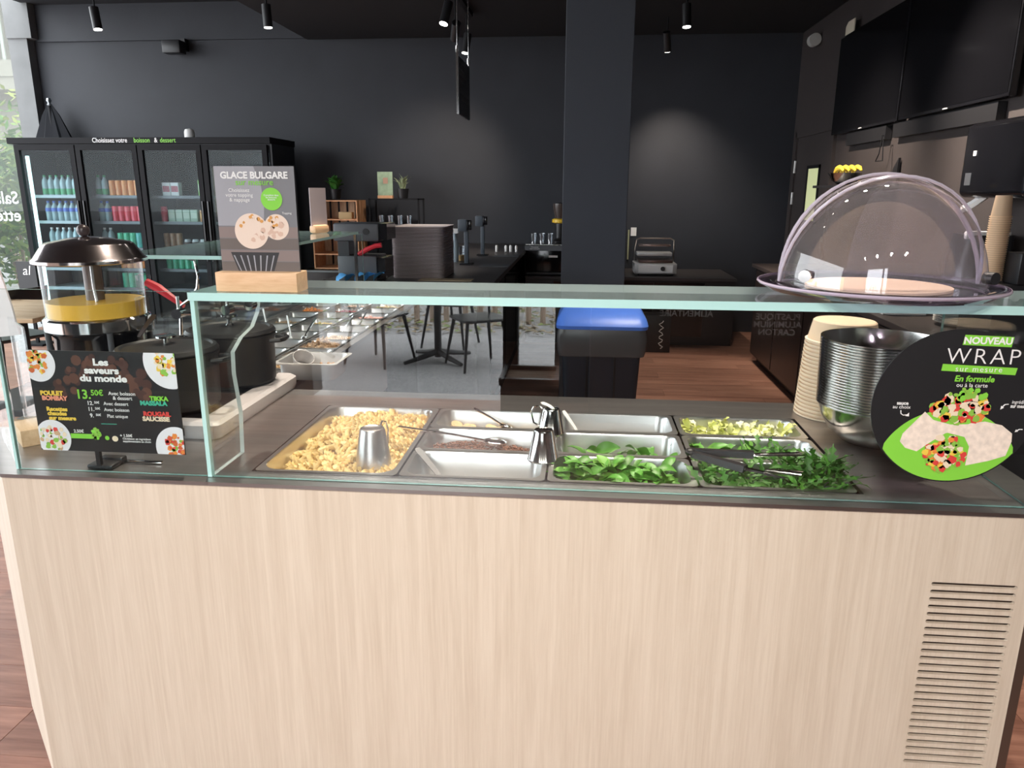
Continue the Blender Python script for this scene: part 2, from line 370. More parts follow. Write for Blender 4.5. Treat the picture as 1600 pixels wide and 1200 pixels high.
t = thing('shelf_bolt', 'round white cap on the shelf beside the oak sign block', 'cap', (-.045, .07, 1.309))
MB().lathe([(.012, 0), (.012, .006), (.009, .009), (0, .009)], 16, cap=(True, False)).build('cap', M_white, t)

# ------------------------------------------------------------------ wing counter
wg = thing('wing_counter', 'dark serving counter wing running back behind the pots', 'counter', (-.5, 1.7, 0))
def wpart(mb, name, m, smooth=0):
    o = mb.build(name, m, wg, smooth); o.location = (.5, -1.7, 0); return o
wpart(MB().box(-.80, -.215, .72, 2.62, .0, .62), 'body', M_black)
wpart(MB().box(-.215, -.205, .74, 1.95, .58, .885), 'side_panel', mat('glossy_grey_panel', (.60, .62, .63), .2, spec=.6))
wpart(MB().box(-.215, -.205, 1.95, 2.62, .0, .885), 'end_panel', M_gloss)
wpart(MB().box(-.80, -.785, .72, 2.62, .62, .885), 'outer_panel', M_panel)
wpart(MB().box(-1.12, -.815, .45, 2.62, .862, .882, bev=.003), 'tray_ledge', M_dkgrey)
wt = MB().box(-.815, -.20, .702, .955, .886, .902).box(-.815, -.785, .955, 2.62, .886, .902).box(-.232, -.20, .955, 2.62, .886, .902).box(-.785, -.232, 2.575, 2.62, .886, .902).box(-.785, -.232, .955, 2.575, .76, .765)
tag(wt.build('wing_worktop', M_top, None, 0), 'steel worktop framing the many small topping pans', 'worktop')
# sneeze guard over the wing
pane('wing_shelf', sheet_xz(-.80, -.42, .80, 2.30, 1.297, 1.309), [M_glassS, M_edge, M_edgew], 'glass shelf above the topping pans behind the juice dispenser', 'glass shelf')
b = MB().prism([(-.80, .93), (-.40, .93), (-.40, 1.296), (-.80, 1.296)], 2.29, 2.30, 'y', mi=0, mside=1)
pane('wing_end_glass', b, [M_glass, M_edge], 'upright glass sheet at the far end of the topping wing')
pane('wing_front_glass', MB().box(-.808, -.80, .80, 2.30, .905, 1.309), [M_glass], 'upright glass sheet along the outer side of the topping wing')
b = MB(); b.tube([(-.56, .84, 1.297), (-.535, .84, 1.29), (-.528, .84, 1.24), (-.535, .84, 1.20), (-.56, .84, 1.165), (-.60, .84, 1.14), (-.62, .84, .91)], .005, 6)
tag(b.build('curved_bracket', M_polish), 'thin curved white metal bracket holding the wing shelf', 'bracket')
b = MB().box(-.437, -.425, 2.27, 2.285, .903, 1.297); tag(b.build('guard_post', M_polish), 'slim steel post under the far end of the wing shelf', 'post')

# ------------------------------------------------------------------ black bar along the back left, back counter, right counter
bar = thing('drinks_bar', 'long black bar top with two screen stands running to the back wall', 'bar', (-.4, 4.8, 0))
def bpart(mb, name, m): o = mb.build(name, m, bar, 0); o.location = (.4, -4.8, 0); return o
bpart(MB().box(-.90, .12, 2.8, WY-.02, 0, .91), 'body', M_black)
bpart(MB().box(-.95, .17, 2.72, WY-.01, .91, .945, bev=.003), 'top', mat('black_laminate_top', (.040, .036, .038), .42, var=.08))
for y in (3.9, 4.9, 5.9): bpart(MB().box(.12, .128, y-.48, y+.48, .1, .88), 'door', M_gloss)
MB().box(-.33, .02, 3.28, 3.40, .9455, .949).build('inset_strip', mat('sand_strip', (.36, .28, .18), .6), bar, 0).location = (.4, -4.8, 0)
for y in (4.35, 5.3):
    bpart(MB().box(-.06, .165, y-.1, y+.1, .9455, .949), 'drip_tray', M_grey)
bk = thing('back_counter', 'low black counter along the back wall under the grill', 'counter', (1.2, 6.4, 0))
def kpart(mb, name, m): o = mb.build(name, m, bk, 0); o.location = (-1.2, -6.4, 0); return o
kpart(MB().box(.17, 2.25, 6.02, WY-.02, .08, .66), 'body', M_black)
kpart(MB().box(.17, 2.25, 5.98, WY-.01, .66, .69, bev=.003), 'top', mat('black_laminate_top', (.04, .036, .038), .42))
kpart(MB().box(.17, 2.25, 6.08, 6.1, 0, .08), 'plinth', M_black)
for x in (.7, 1.2, 1.7): kpart(MB().box(x-.245, x+.245, 6.008, 6.02, .1, .64), 'door', M_gloss)
rc = thing('right_counter', 'dark counter along the right wall carrying cups and plates', 'counter', (2.58, 3.7, 0))
def rpart(mb, name, m): o = mb.build(name, m, rc, 0); o.location = (-2.58, -3.7, 0); return o
rpart(MB().box(2.30, XR-.01, 1.5, 5.4, .08, .86), 'body', M_black)
rpart(MB().box(2.26, XR-.01, 1.45, 5.45, .86, .89, bev=.003), 'top', mat('brown_black_top', (.045, .034, .032), .45, var=.1))
rpart(MB().box(2.36, 2.38, 1.5, 5.4, 0, .08), 'plinth', M_black)
for i in range(5): rpart(MB().box(2.288, 2.30, 1.55+i*.77, 2.29+i*.77, .1, .84), 'door', mat('dark_brown_door', (.030, .020, .018), .35))
# ================================================================== food pans on the front counter
R = random.Random(3)
PZ = .9035
PW, PG = .325, .005
def pan_mesh(w, d, h, rim=.011, r=.03):
    b = MB(); lp = [rrect(-w/2+.001, w/2-.001, -d/2+.001, d/2-.001, .014, -.004), rrect(-w/2, w/2, -d/2, d/2, .014, 0), rrect(-w/2+rim, w/2-rim, -d/2+rim, d/2-rim, r, .0005),
        rrect(-w/2+rim+.003, w/2-rim-.003, -d/2+rim+.003, d/2-rim-.003, r, -.006)]
    t = h*.13
    lp += [rrect(-w/2+rim+t*.6, w/2-rim-t*.6, -d/2+rim+t*.6, d/2-rim-t*.6, r, -h*.75), rrect(-w/2+rim+t, w/2-rim-t, -d/2+rim+t, d/2-rim-t, r, -h*.93), rrect(-w/2+rim+t+.012, w/2-rim-t-.012, -d/2+rim+t+.012, d/2-rim-t-.012, r, -h)]
    b.loft(lp, cap=(False, True)); return b.mesh('food_pan', M_pan, 40)
pan_third = pan_mesh(PW, .1745, .10)
def colx(i): return i*(PW+PG)+PW/2
ROW = (.0885, .2655, .4425)
tag(link('food_pan', pan_mesh(PW, .53, .10, r=.04), None, (colx(0), .265, PZ)), 'large deep steel pan filled with spiral pasta', 'food pan')
PANL = {(1, 2): 'shallow steel pan holding pale potato slices', (1, 1): 'steel pan with a little brown lentil salad', (1, 0): 'empty steel pan beside the pasta with a ladle lying in it',
        (2, 2): 'empty steel pan behind the two upturned cones', (2, 1): 'steel pan with a few scattered spinach leaves', (2, 0): 'steel pan filled with fresh spinach at the counter front',
        (3, 2): 'steel pan of pale shredded lettuce at the back', (3, 1): 'steel pan of mixed green leaves under the tongs', (3, 0): 'steel pan overflowing with rocket leaves at the front right'}
for (c, r), l in PANL.items(): tag(link('food_pan', pan_third, None, (colx(c), ROW[r], PZ)), l, 'food pan', 'steel pans in the front counter')

# ---- pasta
def fusilli_mesh(seed):
    rr = random.Random(seed); b = MB(); n = 19; L = .046; loops = []
    for i in range(n):
        t = i/(n-1); z = (t-.5)*L; a0 = t*8.0+rr.random()*.1; lp = []
        for k in range(6):
            rad = .0092 if k % 2 == 0 else .0036
            a = a0+k*PI/3; bend = .004*math.sin(t*PI)
            lp.append((z, rad*math.cos(a)+bend, rad*math.sin(a)))
        loops.append(lp)
    b.loft(loops, cap=(True, True)); return b.mesh('fusilli', M_pasta, 28)
M_pasta = mat('pasta', (.86, .655, .30), .5, var=.08, vscale=60, rnd=.1)
fus = [fusilli_mesh(i) for i in range(3)]
def pz(x, y):
    "height of the pasta heap"
    u = (x-colx(0))/.14; v = (y-.265)/.25
    return PZ-.030+.024*math.exp(-(u-.15)**2*1.2-(v-.25)**2*1.6)-.010*max(0, -u)-.008*max(0, -v)
b = MB(); nx, ny = 14, 20; g = [[b.bm.verts.new((colx(0)-.143+.286*i/nx, .265-.242+.484*j/ny, pz(colx(0)-.143+.286*i/nx, .265-.242+.484*j/ny)-.014+R.uniform(-.003, .003))) for j in range(ny+1)] for i in range(nx+1)]
for i in range(nx):
    for j in range(ny): b.bm.faces.new((g[i][j], g[i+1][j], g[i+1][j+1], g[i][j+1]))
tag(b.build('pasta_bed', M_pasta), 'spiral pasta lying deep in the large pan', 'pasta', kind='stuff')
n = 0
for j in range(19):
    for i in range(12):
        x = colx(0)-.128+.256*(i+.5)/12+R.uniform(-.007, .007); y = .265-.230+.460*(j+.5)/19+R.uniform(-.008, .008)
        if (x-.238)**2+(y-.135)**2 < .046**2: continue
        tag(link('fusilli', fus[n % 3], None, (x, y, pz(x, y)+R.uniform(-.004, .008)), (R.uniform(-.4, .4)+R.random()*3, R.uniform(-.45, .45), R.uniform(0, PI))), 'piece of spiral pasta in the large steel pan', 'pasta', 'spiral pasta in the large pan'); n += 1
# ---- upturned steel cones
def cone(name, x, y, z, r0, r1, h, label, dark=False, handle=None):
    t = thing(name, label, 'measuring cup', (x, y, z), group='upturned steel cones')
    MB().lathe([(r0-.003, 0), (r0, 0), (r0, .003), (r0-.001, .004), (r1+.002, h-.004), (r1, h), (r1-.004, h+.001), (r1-.007, h-.001), (0, h-.001)], 32).build('body', M_polish if dark else M_steel, t)
    if handle:
        a = handle; c, s_ = math.cos(a), math.sin(a); q = lambda rr, zz: (rr*c, rr*s_, zz)
        MB().tube([q(r1-.002, h*.9), q(r1+.012, h*1.06), q(r1+.026, h*1.0), q(r1+.034, h*.78), q(r0+.012, h*.35), q(r0-.004, h*.22)], .0026, 6).build('handle', M_polish, t)
    return t
cone('steel_cone', .238, .135, .866, .046, .028, .102, 'brushed steel cone upturned in the pasta', False, 1.2)
cone('steel_cone', .645, .135, PZ+.001, .037, .0215, .073, 'polished steel cone upturned between the front pans', True)
cone('steel_cone', .655, .335, PZ+.001, .035, .021, .066, 'polished steel cone with a ring handle behind the nearer cone', True, 2.9)
# ---- utensils
def spoon(name, label, cat, p0, p1, w=.02, m=M_polish, hw=.006):
    "handle from p0 to p1, bowl at p1"
    p0 = Vector(p0); p1 = Vector(p1); d = p1-p0; L = d.length
    t = thing(name, label, cat, p0); t.rotation_mode = 'QUATERNION'; t.rotation_quaternion = d.to_track_quat('X', 'Z')
    MB().loft([[(x, -q, zz), (x, q, zz), (x, q, zz+.0022), (x, -q, zz+.0022)] for x, q, zz in ((0, hw*.7, 0), (.01, hw, 0), (L*.5, hw*.75, .002), (L*.82, hw*.55, 0))], cap=(True, True)).build('handle', m, t, 0)
    if w:
        b = MB(); N_ = 14; loops = []
        for rr, zz in ((1, .003), (.97, .001), (.7, -.006), (.35, -.009)):
            loops.append([(L*.9+math.cos(2*PI*k/N_)*w*1.45*rr, math.sin(2*PI*k/N_)*w*rr, zz) for k in range(N_)])
        b.loft(loops, cap=(False, True)).build('bowl', m, t)
    return t
spoon('serving_spoon', 'steel spoon resting across the lentil pan', 'spoon', (.254, .321, .912), (.545, .268, .893), .021)
spoon('serving_spoon', 'steel spoon tipped into the potato slices', 'spoon', (.43, .50, .915), (.537, .452, .87), .016)
spoon('ladle', 'steel utensil handle lying in the empty pan by the pasta', 'ladle', (.338, .166, .909), (.455, .04, .835), 0, mat('dull_grey_steel', (.16, .16, .165), .5), .009)
spoon('spatula', 'white spatula leaning in the empty pan behind the cones', 'spatula', (.683, .47, .925), (.745, .42, .845), 0, M_white, .007)
spoon('spoon', 'white spoon end on top of the rear steel cone', 'spoon', (.630, .36, .978), (.668, .31, .972), 0, M_white, .007)
# tongs
t = thing('tongs', 'black handled steel tongs lying across the green leaves', 'tongs', at(1078, 705, 'z', .938))
P0 = Vector(t.location); A1 = at(1178, 710, 'z', .948)-P0; A2 = at(1258, 709, 'z', .957)-P0; B1 = at(1165, 732, 'z', .938)-P0; B2 = at(1228, 746, 'z', .942)-P0; C2 = at(1254, 740, 'z', .953)-P0
def arm(p, q, w0, w1, th):
    d = (q-p).normalized(); s_ = d.cross(Vector((0, 0, 1))).normalized(); u = Vector((0, 0, 1)); lp = []
    for k in range(7):
        a = k/6; c = p+(q-p)*a; ww = w0+(w1-w0)*a; lp.append([c-s_*ww-u*th, c+s_*ww-u*th, c+s_*ww*.7+u*th, c-s_*ww*.7+u*th])
    return MB().loft(lp, cap=(True, True))
arm(Vector((0, 0, 0)), A1, .008, .011, .007).build('grip', M_black, t, 60); arm(Vector((.004, -.012, -.002)), B1, .008, .012, .007).build('grip', M_black, t, 60)
arm(A1, A2, .007, .011, .002).build('arm', M_polish, t, 60); arm(B1, B2, .007, .006, .002).build('arm', M_polish, t, 60)
arm(B1+(C2-B1)*.35, C2, .008, .014, .002).build('scalloped_end', M_polish, t, 60)
MB().sphere((.0, -.006, 0), .012, sc=(1, 1.2, .8)).build('hinge', M_black, t)

# ---- leaves
def leaf_mesh(name, L, W, m, curl=.3, wav=0., seed=0, lobes=0):
    rr = random.Random(seed); b = MB(); n = 8; rows = []
    for i in range(n+1):
        t = i/n; x = t*L; w = W*math.sin(PI*min(1, t*.92+.06))**.75*(.25 if t < .12 else 1)
        if lobes: w *= (.35 if i % 2 else 1.15) if .2 < t < .95 else 1
        z = curl*L*math.sin(t*PI*.8)*.35; e = wav*L*rr.uniform(-1, 1)
        rows.append([b.bm.verts.new((x, -w/2, z+w*.22+e)), b.bm.verts.new((x, 0, z)), b.bm.verts.new((x, w/2, z+w*.22-e))])
    for A, B in zip(rows, rows[1:]):
        for k in (0, 1): b.bm.faces.new((A[k], A[k+1], B[k+1], B[k]))
    return b.mesh(name, m, 80)
M_spin = mat('spinach_green', (.085, .27, .035), .42, var=.22, vscale=30, rnd=.3)
M_spinl = mat('light_spinach_green', (.15, .36, .05), .45, var=.18, vscale=30, rnd=.25)
M_rock = mat('rocket_green', (.075, .22, .04), .5, var=.2, vscale=40, rnd=.3)
M_let = mat('lettuce_pale', (.66, .70, .24), .5, var=.12, vscale=30, rnd=.2)
M_letw = mat('lettuce_rib', (.80, .80, .55), .5, rnd=.1)
spin = [leaf_mesh('spinach_leaf', .058, .034, M_spin, .4, .01, 1), leaf_mesh('spinach_leaf', .052, .032, M_spinl, .2, .012, 2), leaf_mesh('spinach_leaf', .064, .026, M_spin, .6, .01, 3), leaf_mesh('spinach_leaf', .046, .036, M_spinl, -.2, .01, 4)]
rock = [leaf_mesh('rocket_leaf', .06, .016, M_rock, .5, .02, 5, 1), leaf_mesh('rocket_leaf', .05, .012, M_spin, .9, .02, 6, 1), leaf_mesh('rocket_leaf', .07, .012, M_rock, -.5, .02, 7, 1)]
lett = [leaf_mesh('lettuce_shred', .038, .016, M_let, .8, .06, 8), leaf_mesh('lettuce_shred', .03, .02, M_letw, .5, .08, 9), leaf_mesh('lettuce_shred', .045, .012, M_let, -.6, .06, 10)]
def scatter(meshes, n, cx, cy, hx, hy, zf, name, label, cat, group, tilt=.6, big=1., mound=0.):
    for i in range(n):
        x = cx+R.uniform(-hx, hx); y = cy+R.uniform(-hy, hy); z = zf+R.uniform(0, .012)+mound*(1-abs(x-cx)/hx)*(1-abs(y-cy)/hy)
        s = big*R.uniform(.8, 1.2); tag(link(name, meshes[R.randrange(len(meshes))], None, (x, y, z), (R.uniform(-tilt, tilt), R.uniform(-tilt, tilt*.6), R.uniform(0, 2*PI)), s), label, cat, group)
def bed(name, cx, cy, hx, hy, z, amp, m, label, cat):
    b = MB(); n = 16; g = [[b.bm.verts.new((cx-hx+2*hx*i/n, cy-hy+2*hy*j/n, z+R.uniform(-amp, amp))) for j in range(n+1)] for i in range(n+1)]
    for i in range(n):
        for j in range(n): b.bm.faces.new((g[i][j], g[i+1][j], g[i+1][j+1], g[i][j+1]))
    return tag(b.build(name, m, None, 20), label, cat, kind='stuff')
X2, X3 = colx(2), colx(3)
bed('spinach_bed', X2, ROW[0], .135, .06, PZ-.035, .008, M_spin, 'spinach packed deep in the front pan', 'spinach')
scatter(spin, 120, X2-.015, ROW[0], .115, .050, PZ-.024, 'spinach_leaf', 'spinach leaf in the full pan at the counter front', 'leaf', 'spinach in the front pan', .5, .82, .014)
scatter(spin, 22, X2+.03, ROW[1]-.03, .10, .03, PZ-.046, 'spinach_leaf', 'spinach leaf in the nearly empty pan behind the full spinach pan', 'leaf', 'spinach in the nearly empty pan', .7, .9, .02)
scatter(spin, 5, X2-.05, ROW[1]-.02, .015, .02, PZ-.034, 'spinach_leaf', 'spinach leaf in the nearly empty pan behind the full spinach pan', 'leaf', 'spinach in the nearly empty pan', 1.0, 1.0, .03)
bed('mixed_leaf_bed', X3, ROW[1]-.01, .135, .055, PZ-.05, .008, M_spin, 'mixed leaves deep in the pan under the tongs', 'leaves')
scatter(spin, 30, X3-.07, ROW[1]+.005, .07, .05, PZ-.035, 'spinach_leaf', 'spinach leaf in the mixed leaf pan under the tongs', 'leaf', 'spinach in the mixed leaf pan', .6, .85, .02)
scatter(rock, 45, X3+.07, ROW[1]-.01, .07, .055, PZ-.035, 'rocket_leaf', 'rocket leaf in the mixed leaf pan behind the tongs', 'leaf', 'rocket in the mixed leaf pan', .8, 1, .02)
bed('rocket_bed', X3, ROW[0], .135, .06, PZ-.035, .008, M_rock, 'rocket packed deep in the front right pan', 'rocket')
scatter(rock, 110, X3-.02, ROW[0], .135, .06, PZ-.025, 'rocket_leaf', 'rocket leaf in the overflowing pan at the front right', 'leaf', 'rocket in the front right pan', .7, 1, .02)
scatter(rock, 110, X3+.095, ROW[0]+.01, .06, .07, PZ-.012, 'rocket_leaf', 'rocket leaf in the tuft heaped over the right rim', 'leaf', 'rocket heaped over the pan rim', .9, 1.05, .035)
bed('lettuce_bed', X3, ROW[2]-.005, .135, .055, PZ-.034, .01, M_let, 'shredded lettuce deep in the back right pan', 'lettuce')
scatter(lett, 130, X3, ROW[2]-.005, .13, .052, PZ-.026, 'lettuce_shred', 'shred of pale lettuce in the back right pan', 'lettuce', 'lettuce in the back right pan', .8, 1, .012)
# ---- lentils and potato slices
M_lent = mat('brown_lentils', (.20, .085, .05), .5, var=.3, vscale=90)
b = MB(); lm = []
for i in range(1400):
    x = colx(1)+R.uniform(-.14, .14); y = ROW[1]-.005+R.uniform(-.055, .055); z = PZ-.042+R.uniform(0, .008)+.016*max(0, 1-abs(x-colx(1)+.03)/.13)
    q = bmesh.ops.create_icosphere(b.bm, subdivisions=1, radius=.0034, matrix=Matrix.Translation((x, y, z)) @ Matrix.Diagonal((1, 1, .6, 1)))
tag(b.build('lentils', M_lent), 'brown lentils spread in the pan beside the pasta', 'lentils', kind='stuff')
pot = MB().lathe([(0, -.004), (.014, -.004), (.017, 0), (.014, .004), (0, .004)], 12).mesh('potato_slice', mat('potato_pale', (.72, .52, .28), .5, var=.12, vscale=40, rnd=.15), 30)
for i in range(34):
    tag(link('potato_slice', pot, None, (colx(1)+R.uniform(-.13, .13), ROW[2]-.01+R.uniform(-.045, .045), PZ-.046+R.uniform(0, .018)), (R.uniform(-.7, .7), R.uniform(-.7, .7), 0), R.uniform(.8, 1.15)), 'round slice of pale potato in the back pan', 'potato slice', 'potato slices in the back pan')

# ================================================================== topping pans of the wing
six = pan_mesh(.176, .172, .075, .009, .022)
WX = (-.691, -.508, -.325)   # columns
food = {(2, 2): ('grain salad', (.50, .33, .19)), (2, 3): ('mushroom pieces', (.66, .50, .36)), (0, 2): ('red and yellow peppers', (.66, .16, .05)), (0, 0): ('red onion', (.50, .20, .27)), (1, 0): ('sauce', (.40, .24, .13)),
        (1, 5): ('yellow corn', (.62, .42, .13)), (0, 7): ('grated carrot', (.78, .28, .05)), (0, 5): ('olives', (.20, .14, .09)), (2, 6): ('pink ham cubes', (.70, .42, .38)), (2, 8): ('cheese shavings', (.80, .68, .46)),
        (1, 7): ('beetroot', (.40, .10, .14)), (1, 8): ('tuna flakes', (.60, .44, .36)), (2, 0): ('seeds', (.62, .44, .25)), (0, 1): ('cucumber', (.42, .50, .22))}
ORD = ('nearest', 'second', 'third', 'fourth', 'fifth', 'sixth', 'seventh', 'eighth', 'farthest')
CN = ('outer', 'middle', 'inner')
for c in range(3):
    for r in range(9):
        y = 1.045+r*.1785; fd = food.get((c, r))
        tag(link('topping_pan', six, None, (WX[c], y, PZ)), '%s small pan of the %s topping row%s' % (ORD[r], CN[c], ', holding '+fd[0] if fd else ', empty'), 'food pan', 'small pans in the topping wing')
        if fd:
            b = MB(); sz = {'grain salad': .007, 'grated carrot': .006, 'yellow corn': .006}.get(fd[0], .010); mound = .03 if (c, r) in ((2, 2), (0, 7), (0, 2)) else .012
            base = -.036 if (c, r) != (2, 2) else -.024
            for i in range(210):
                x = R.uniform(-.066, .066); yy = R.uniform(-.064, .064); z = base+R.uniform(0, .012)+mound*(1-abs(x)/.07)*(1-abs(yy)/.07)*1.4
                bmesh.ops.create_icosphere(b.bm, subdivisions=1, radius=sz*R.uniform(.7, 1.2), matrix=Matrix.Translation((WX[c]+x, y+yy, PZ+z)) @ Euler((R.random()*3, R.random()*3, 0)).to_matrix().to_4x4() @ Matrix.Diagonal((1.5, .9, .6, 1)))
            for f in b.bm.faces: f.material_index = 0
            ml = [mat('topping_'+fd[0].replace(' ', '_'), fd[1], .5, var=.3, vscale=60)]
            if 'peppers' in fd[0]:
                ml.append(mat('yellow_pepper', (.80, .52, .06), .45))
                for k, f in enumerate(b.bm.faces): f.material_index = (k//20) % 2
            tag(b.build(fd[0].replace(' ', '_'), ml), '%s in the %s pan of the %s topping row' % (fd[0], ORD[r], CN[c]), 'topping', kind='stuff')
for c, r, l in ((0, 4, 'outer'), (1, 3, 'middle')):
    y = 1.045+r*.1785; spoon('scoop', 'white scoop with an upright handle in the %s topping row' % l, 'scoop', (WX[c]-.03, y, PZ+.085), (WX[c]-.02, y+.01, PZ-.05), .022, M_white, .009)
for i, (x, y, a) in enumerate(((-.36, 1.74, .5), (-.33, 1.92, -.4), (-.49, 1.62, .9))):
    spoon('tongs', ('steel tongs propped in the inner topping row', 'dark handled spoon propped in the inner topping row', 'steel spoon lying over the middle topping row')[i], 'utensil', (x+.06*math.cos(a), y+.1*math.sin(a), PZ+.055), (x, y, PZ-.03), .014, (M_polish, M_black, M_polish)[i], .006)
t = thing('tongs', 'black handled tongs on the ledge of the topping wing', 'tongs', (-.90, 1.86, .884), .5)
MB().box(-.006, .006, 0, .16, 0, .012, bev=.002).build('grip', M_black, t); MB().box(.012, .022, -.02, .16, 0, .010, bev=.002).build('arm', M_steel, t)
# small pan on the steel near the hob
t = thing('small_pan', 'small steel pan with a scoop standing beside the hob', 'food pan', (-.165, .865, .9675))
o = link('pan', pan_mesh(.215, .19, .062, .010, .03), t); o.data.materials.clear(); o.data.materials.append(mat('satin_steel', (.70, .69, .68), .45, .85))
b = MB()
for i in range(120): bmesh.ops.create_icosphere(b.bm, subdivisions=1, radius=.006, matrix=Matrix.Translation((-.165+R.uniform(0, .075), .865+R.uniform(-.06, .06), .925+R.uniform(0, .014))))
tag(b.build('crispy_onions', mat('crispy', (.62, .36, .16), .6, var=.3, vscale=80)), 'crispy golden crumbs in the small steel pan', 'crumbs', kind='stuff')
t = thing('scoop_cup', 'clear plastic scoop cup lying in the small steel pan', 'scoop', (-.20, .86, .962), .3)
M_clearp = mat('frosted_plastic', (.62, .60, .60), .25)
MB().lathe([(.024, -.03), (.034, .012), (.036, .012), (.026, -.032), (0, -.032)], 20).build('cup', M_clearp, t).rotation_euler = (.5, .3, 0)
MB().box(-.006, .006, .03, .11, .008, .012).build('handle', M_clearp, t)
# ================================================================== things standing on the front counter
# ---- induction hob, pots
hb = thing('induction_hob', 'white framed black glass hob under the two black pots', 'hob', (-.385, .47, .902))
b = MB(); b.loft([rrect(-.195, .205, -.27, .27, .02, 0), rrect(-.20, .21, -.275, .275, .025, .012), rrect(-.20, .21, -.275, .275, .025, .036), rrect(-.190, .20, -.265, .265, .02, .044)], cap=(True, True)).build('frame', M_hob, hb)
MB().box(-.182, .150, -.235, .26, .0438, .0455).build('glass_top', M_gloss, hb, 0)
MB().box(-.12, .12, -.277, -.274, .010, .030).build('control_strip', M_black, hb, 0)
def pot(x, y, r, h, label, knob):
    t = thing('cooking_pot', label, 'pot', (x, y, .9478))
    MB().lathe([(0, 0), (r*.9, 0), (r*.96, .01), (r*.98, h*.9), (r*1.02, h*.96), (r*1.02, h), (r*.93, h), (r*.93, h*.92), (0, h*.9)], 40).build('body', M_iron, t)
    l = MB().lathe([(r*1.0, h+.001), (r*1.02, h+.006), (r*.97, h+.015), (r*.90, h+.017), (r*.86, h+.012), (r*.4, h+.020), (0, h+.023)], 40).build('lid', M_iron, t)
    if knob == 'knob':
        MB().lathe([(.014, h+.020), (.007, h+.028), (.006, h+.040), (.012, h+.046), (.024, h+.050), (.024, h+.054), (0, h+.055)], 20).build('knob', M_chrome, l)
    else:
        MB().lathe([(.007, h+.018), (.006, h+.034), (.026, h+.038), (.026, h+.043), (0, h+.044)], 20).build('knob', M_chrome, l)
    for a in (0, PI):
        c, s_ = math.cos(a+.15), math.sin(a+.15)
        q = lambda u, v, z: (c*u-s_*v, s_*u+c*v, z)
        MB().tube([q(r*.97, -.035, h*.86), q(r+.025, -.035, h*.88), q(r+.034, -.02, h*.88), q(r+.034, .02, h*.88), q(r+.025, .035, h*.88), q(r*.97, .035, h*.86)], .007, 8).build('handle', M_iron, t)
    return t
pot(-.368, .335, .128, .150, 'black cast iron pot with a ladle on its lid behind the menu card', 'disc')
pot(-.325, .615, .128, .150, 'black cast iron pot with a chrome knob at the back of the hob', 'knob')
q = at(212, 535, 'y', .335)
spoon('ladle', 'dark steel ladle handle rising from the front pot', 'ladle', at(242, 492, 'y', .40), q, 0, mat('dark_steel', (.16, .15, .15), .3, 1), .011)
# ---- juice dispenser
jd = thing('juice_dispenser', 'round clear dispenser of orange juice with a domed steel lid', 'juice dispenser', (-.662, .5, .918))
MB().lathe([(0, -.016), (.10, -.016), (.10, .001), (0, .001)], 30).build('foot_ring', M_black, jd)
MB().lathe([(0, 0), (.125, 0), (.128, .01), (.120, .05), (.118, .19), (.128, .205)], 40, cap=(True, False)).build('stand', M_gloss, jd)
for a in (-2.3, -.8, .8, 2.3):
    MB().cyl((.128*math.cos(a), .128*math.sin(a), 0), (.132*math.cos(a), .132*math.sin(a), .21), .008).build('leg', M_grey, jd)
MB().lathe([(.128, .205), (.138, .212), (.139, .242), (.132, .247), (0, .247)], 40).build('chrome_band', M_chrome, jd)
MB().lathe([(.129, .246), (.131, .40)], 48).build('tank', M_acryl, jd)
MB().lathe([(.125, .248), (.1255, .290)], 48, cap=(True, True)).build('juice', mat('orange_juice', (.95, .57, .08), .35, spec=.4), jd)
MB().lathe([(.024, .248), (.024, .40)], 20).build('core_tube', mat('brown_grey_tube', (.17, .14, .13), .35), jd)
MB().tube([(.02, -.03, .40), (.022, -.034, .33), (.03, -.04, .29), (.05, -.06, .27)], .004, 6).build('paddle', M_steel, jd)
lid = MB().lathe([(.140, .396), (.147, .399), (.147, .407), (.140, .412), (.116, .447), (.108, .452), (.05, .464), (.012, .468), (0, .468)], 48, cap=(True, False)).build('lid', mat('smoky_chrome', (.66, .60, .60), .14, 1), jd)
MB().sphere((-.01, 0, .484), .017, seg=20).build('knob', mat('brown_knob', (.05, .038, .04), .3), lid)
b = MB().box(.128, .158, -.02, .02, .20, .30, bev=.004); b.build('tap_tower', M_acryl, jd)
# red lever beyond
t = thing('red_lever', 'bright red spout lever behind the juice dispenser', 'lever', at(262, 462, 'y', .9))
MB().tube([(-.07, 0, .045), (-.03, 0, .025), (.02, -.01, -.005), (.06, -.012, -.035)], [.014, .016, .012, .008], 8).build('lever', mat('red_plastic', (.72, .04, .06), .35), t)
MB().box(-.10, -.06, -.015, .015, .02, .07, bev=.003).build('clear_block', M_acryl, t)
MB().box(-.085, -.075, -.01, .01, -.255, .02).build('support', M_grey, t)

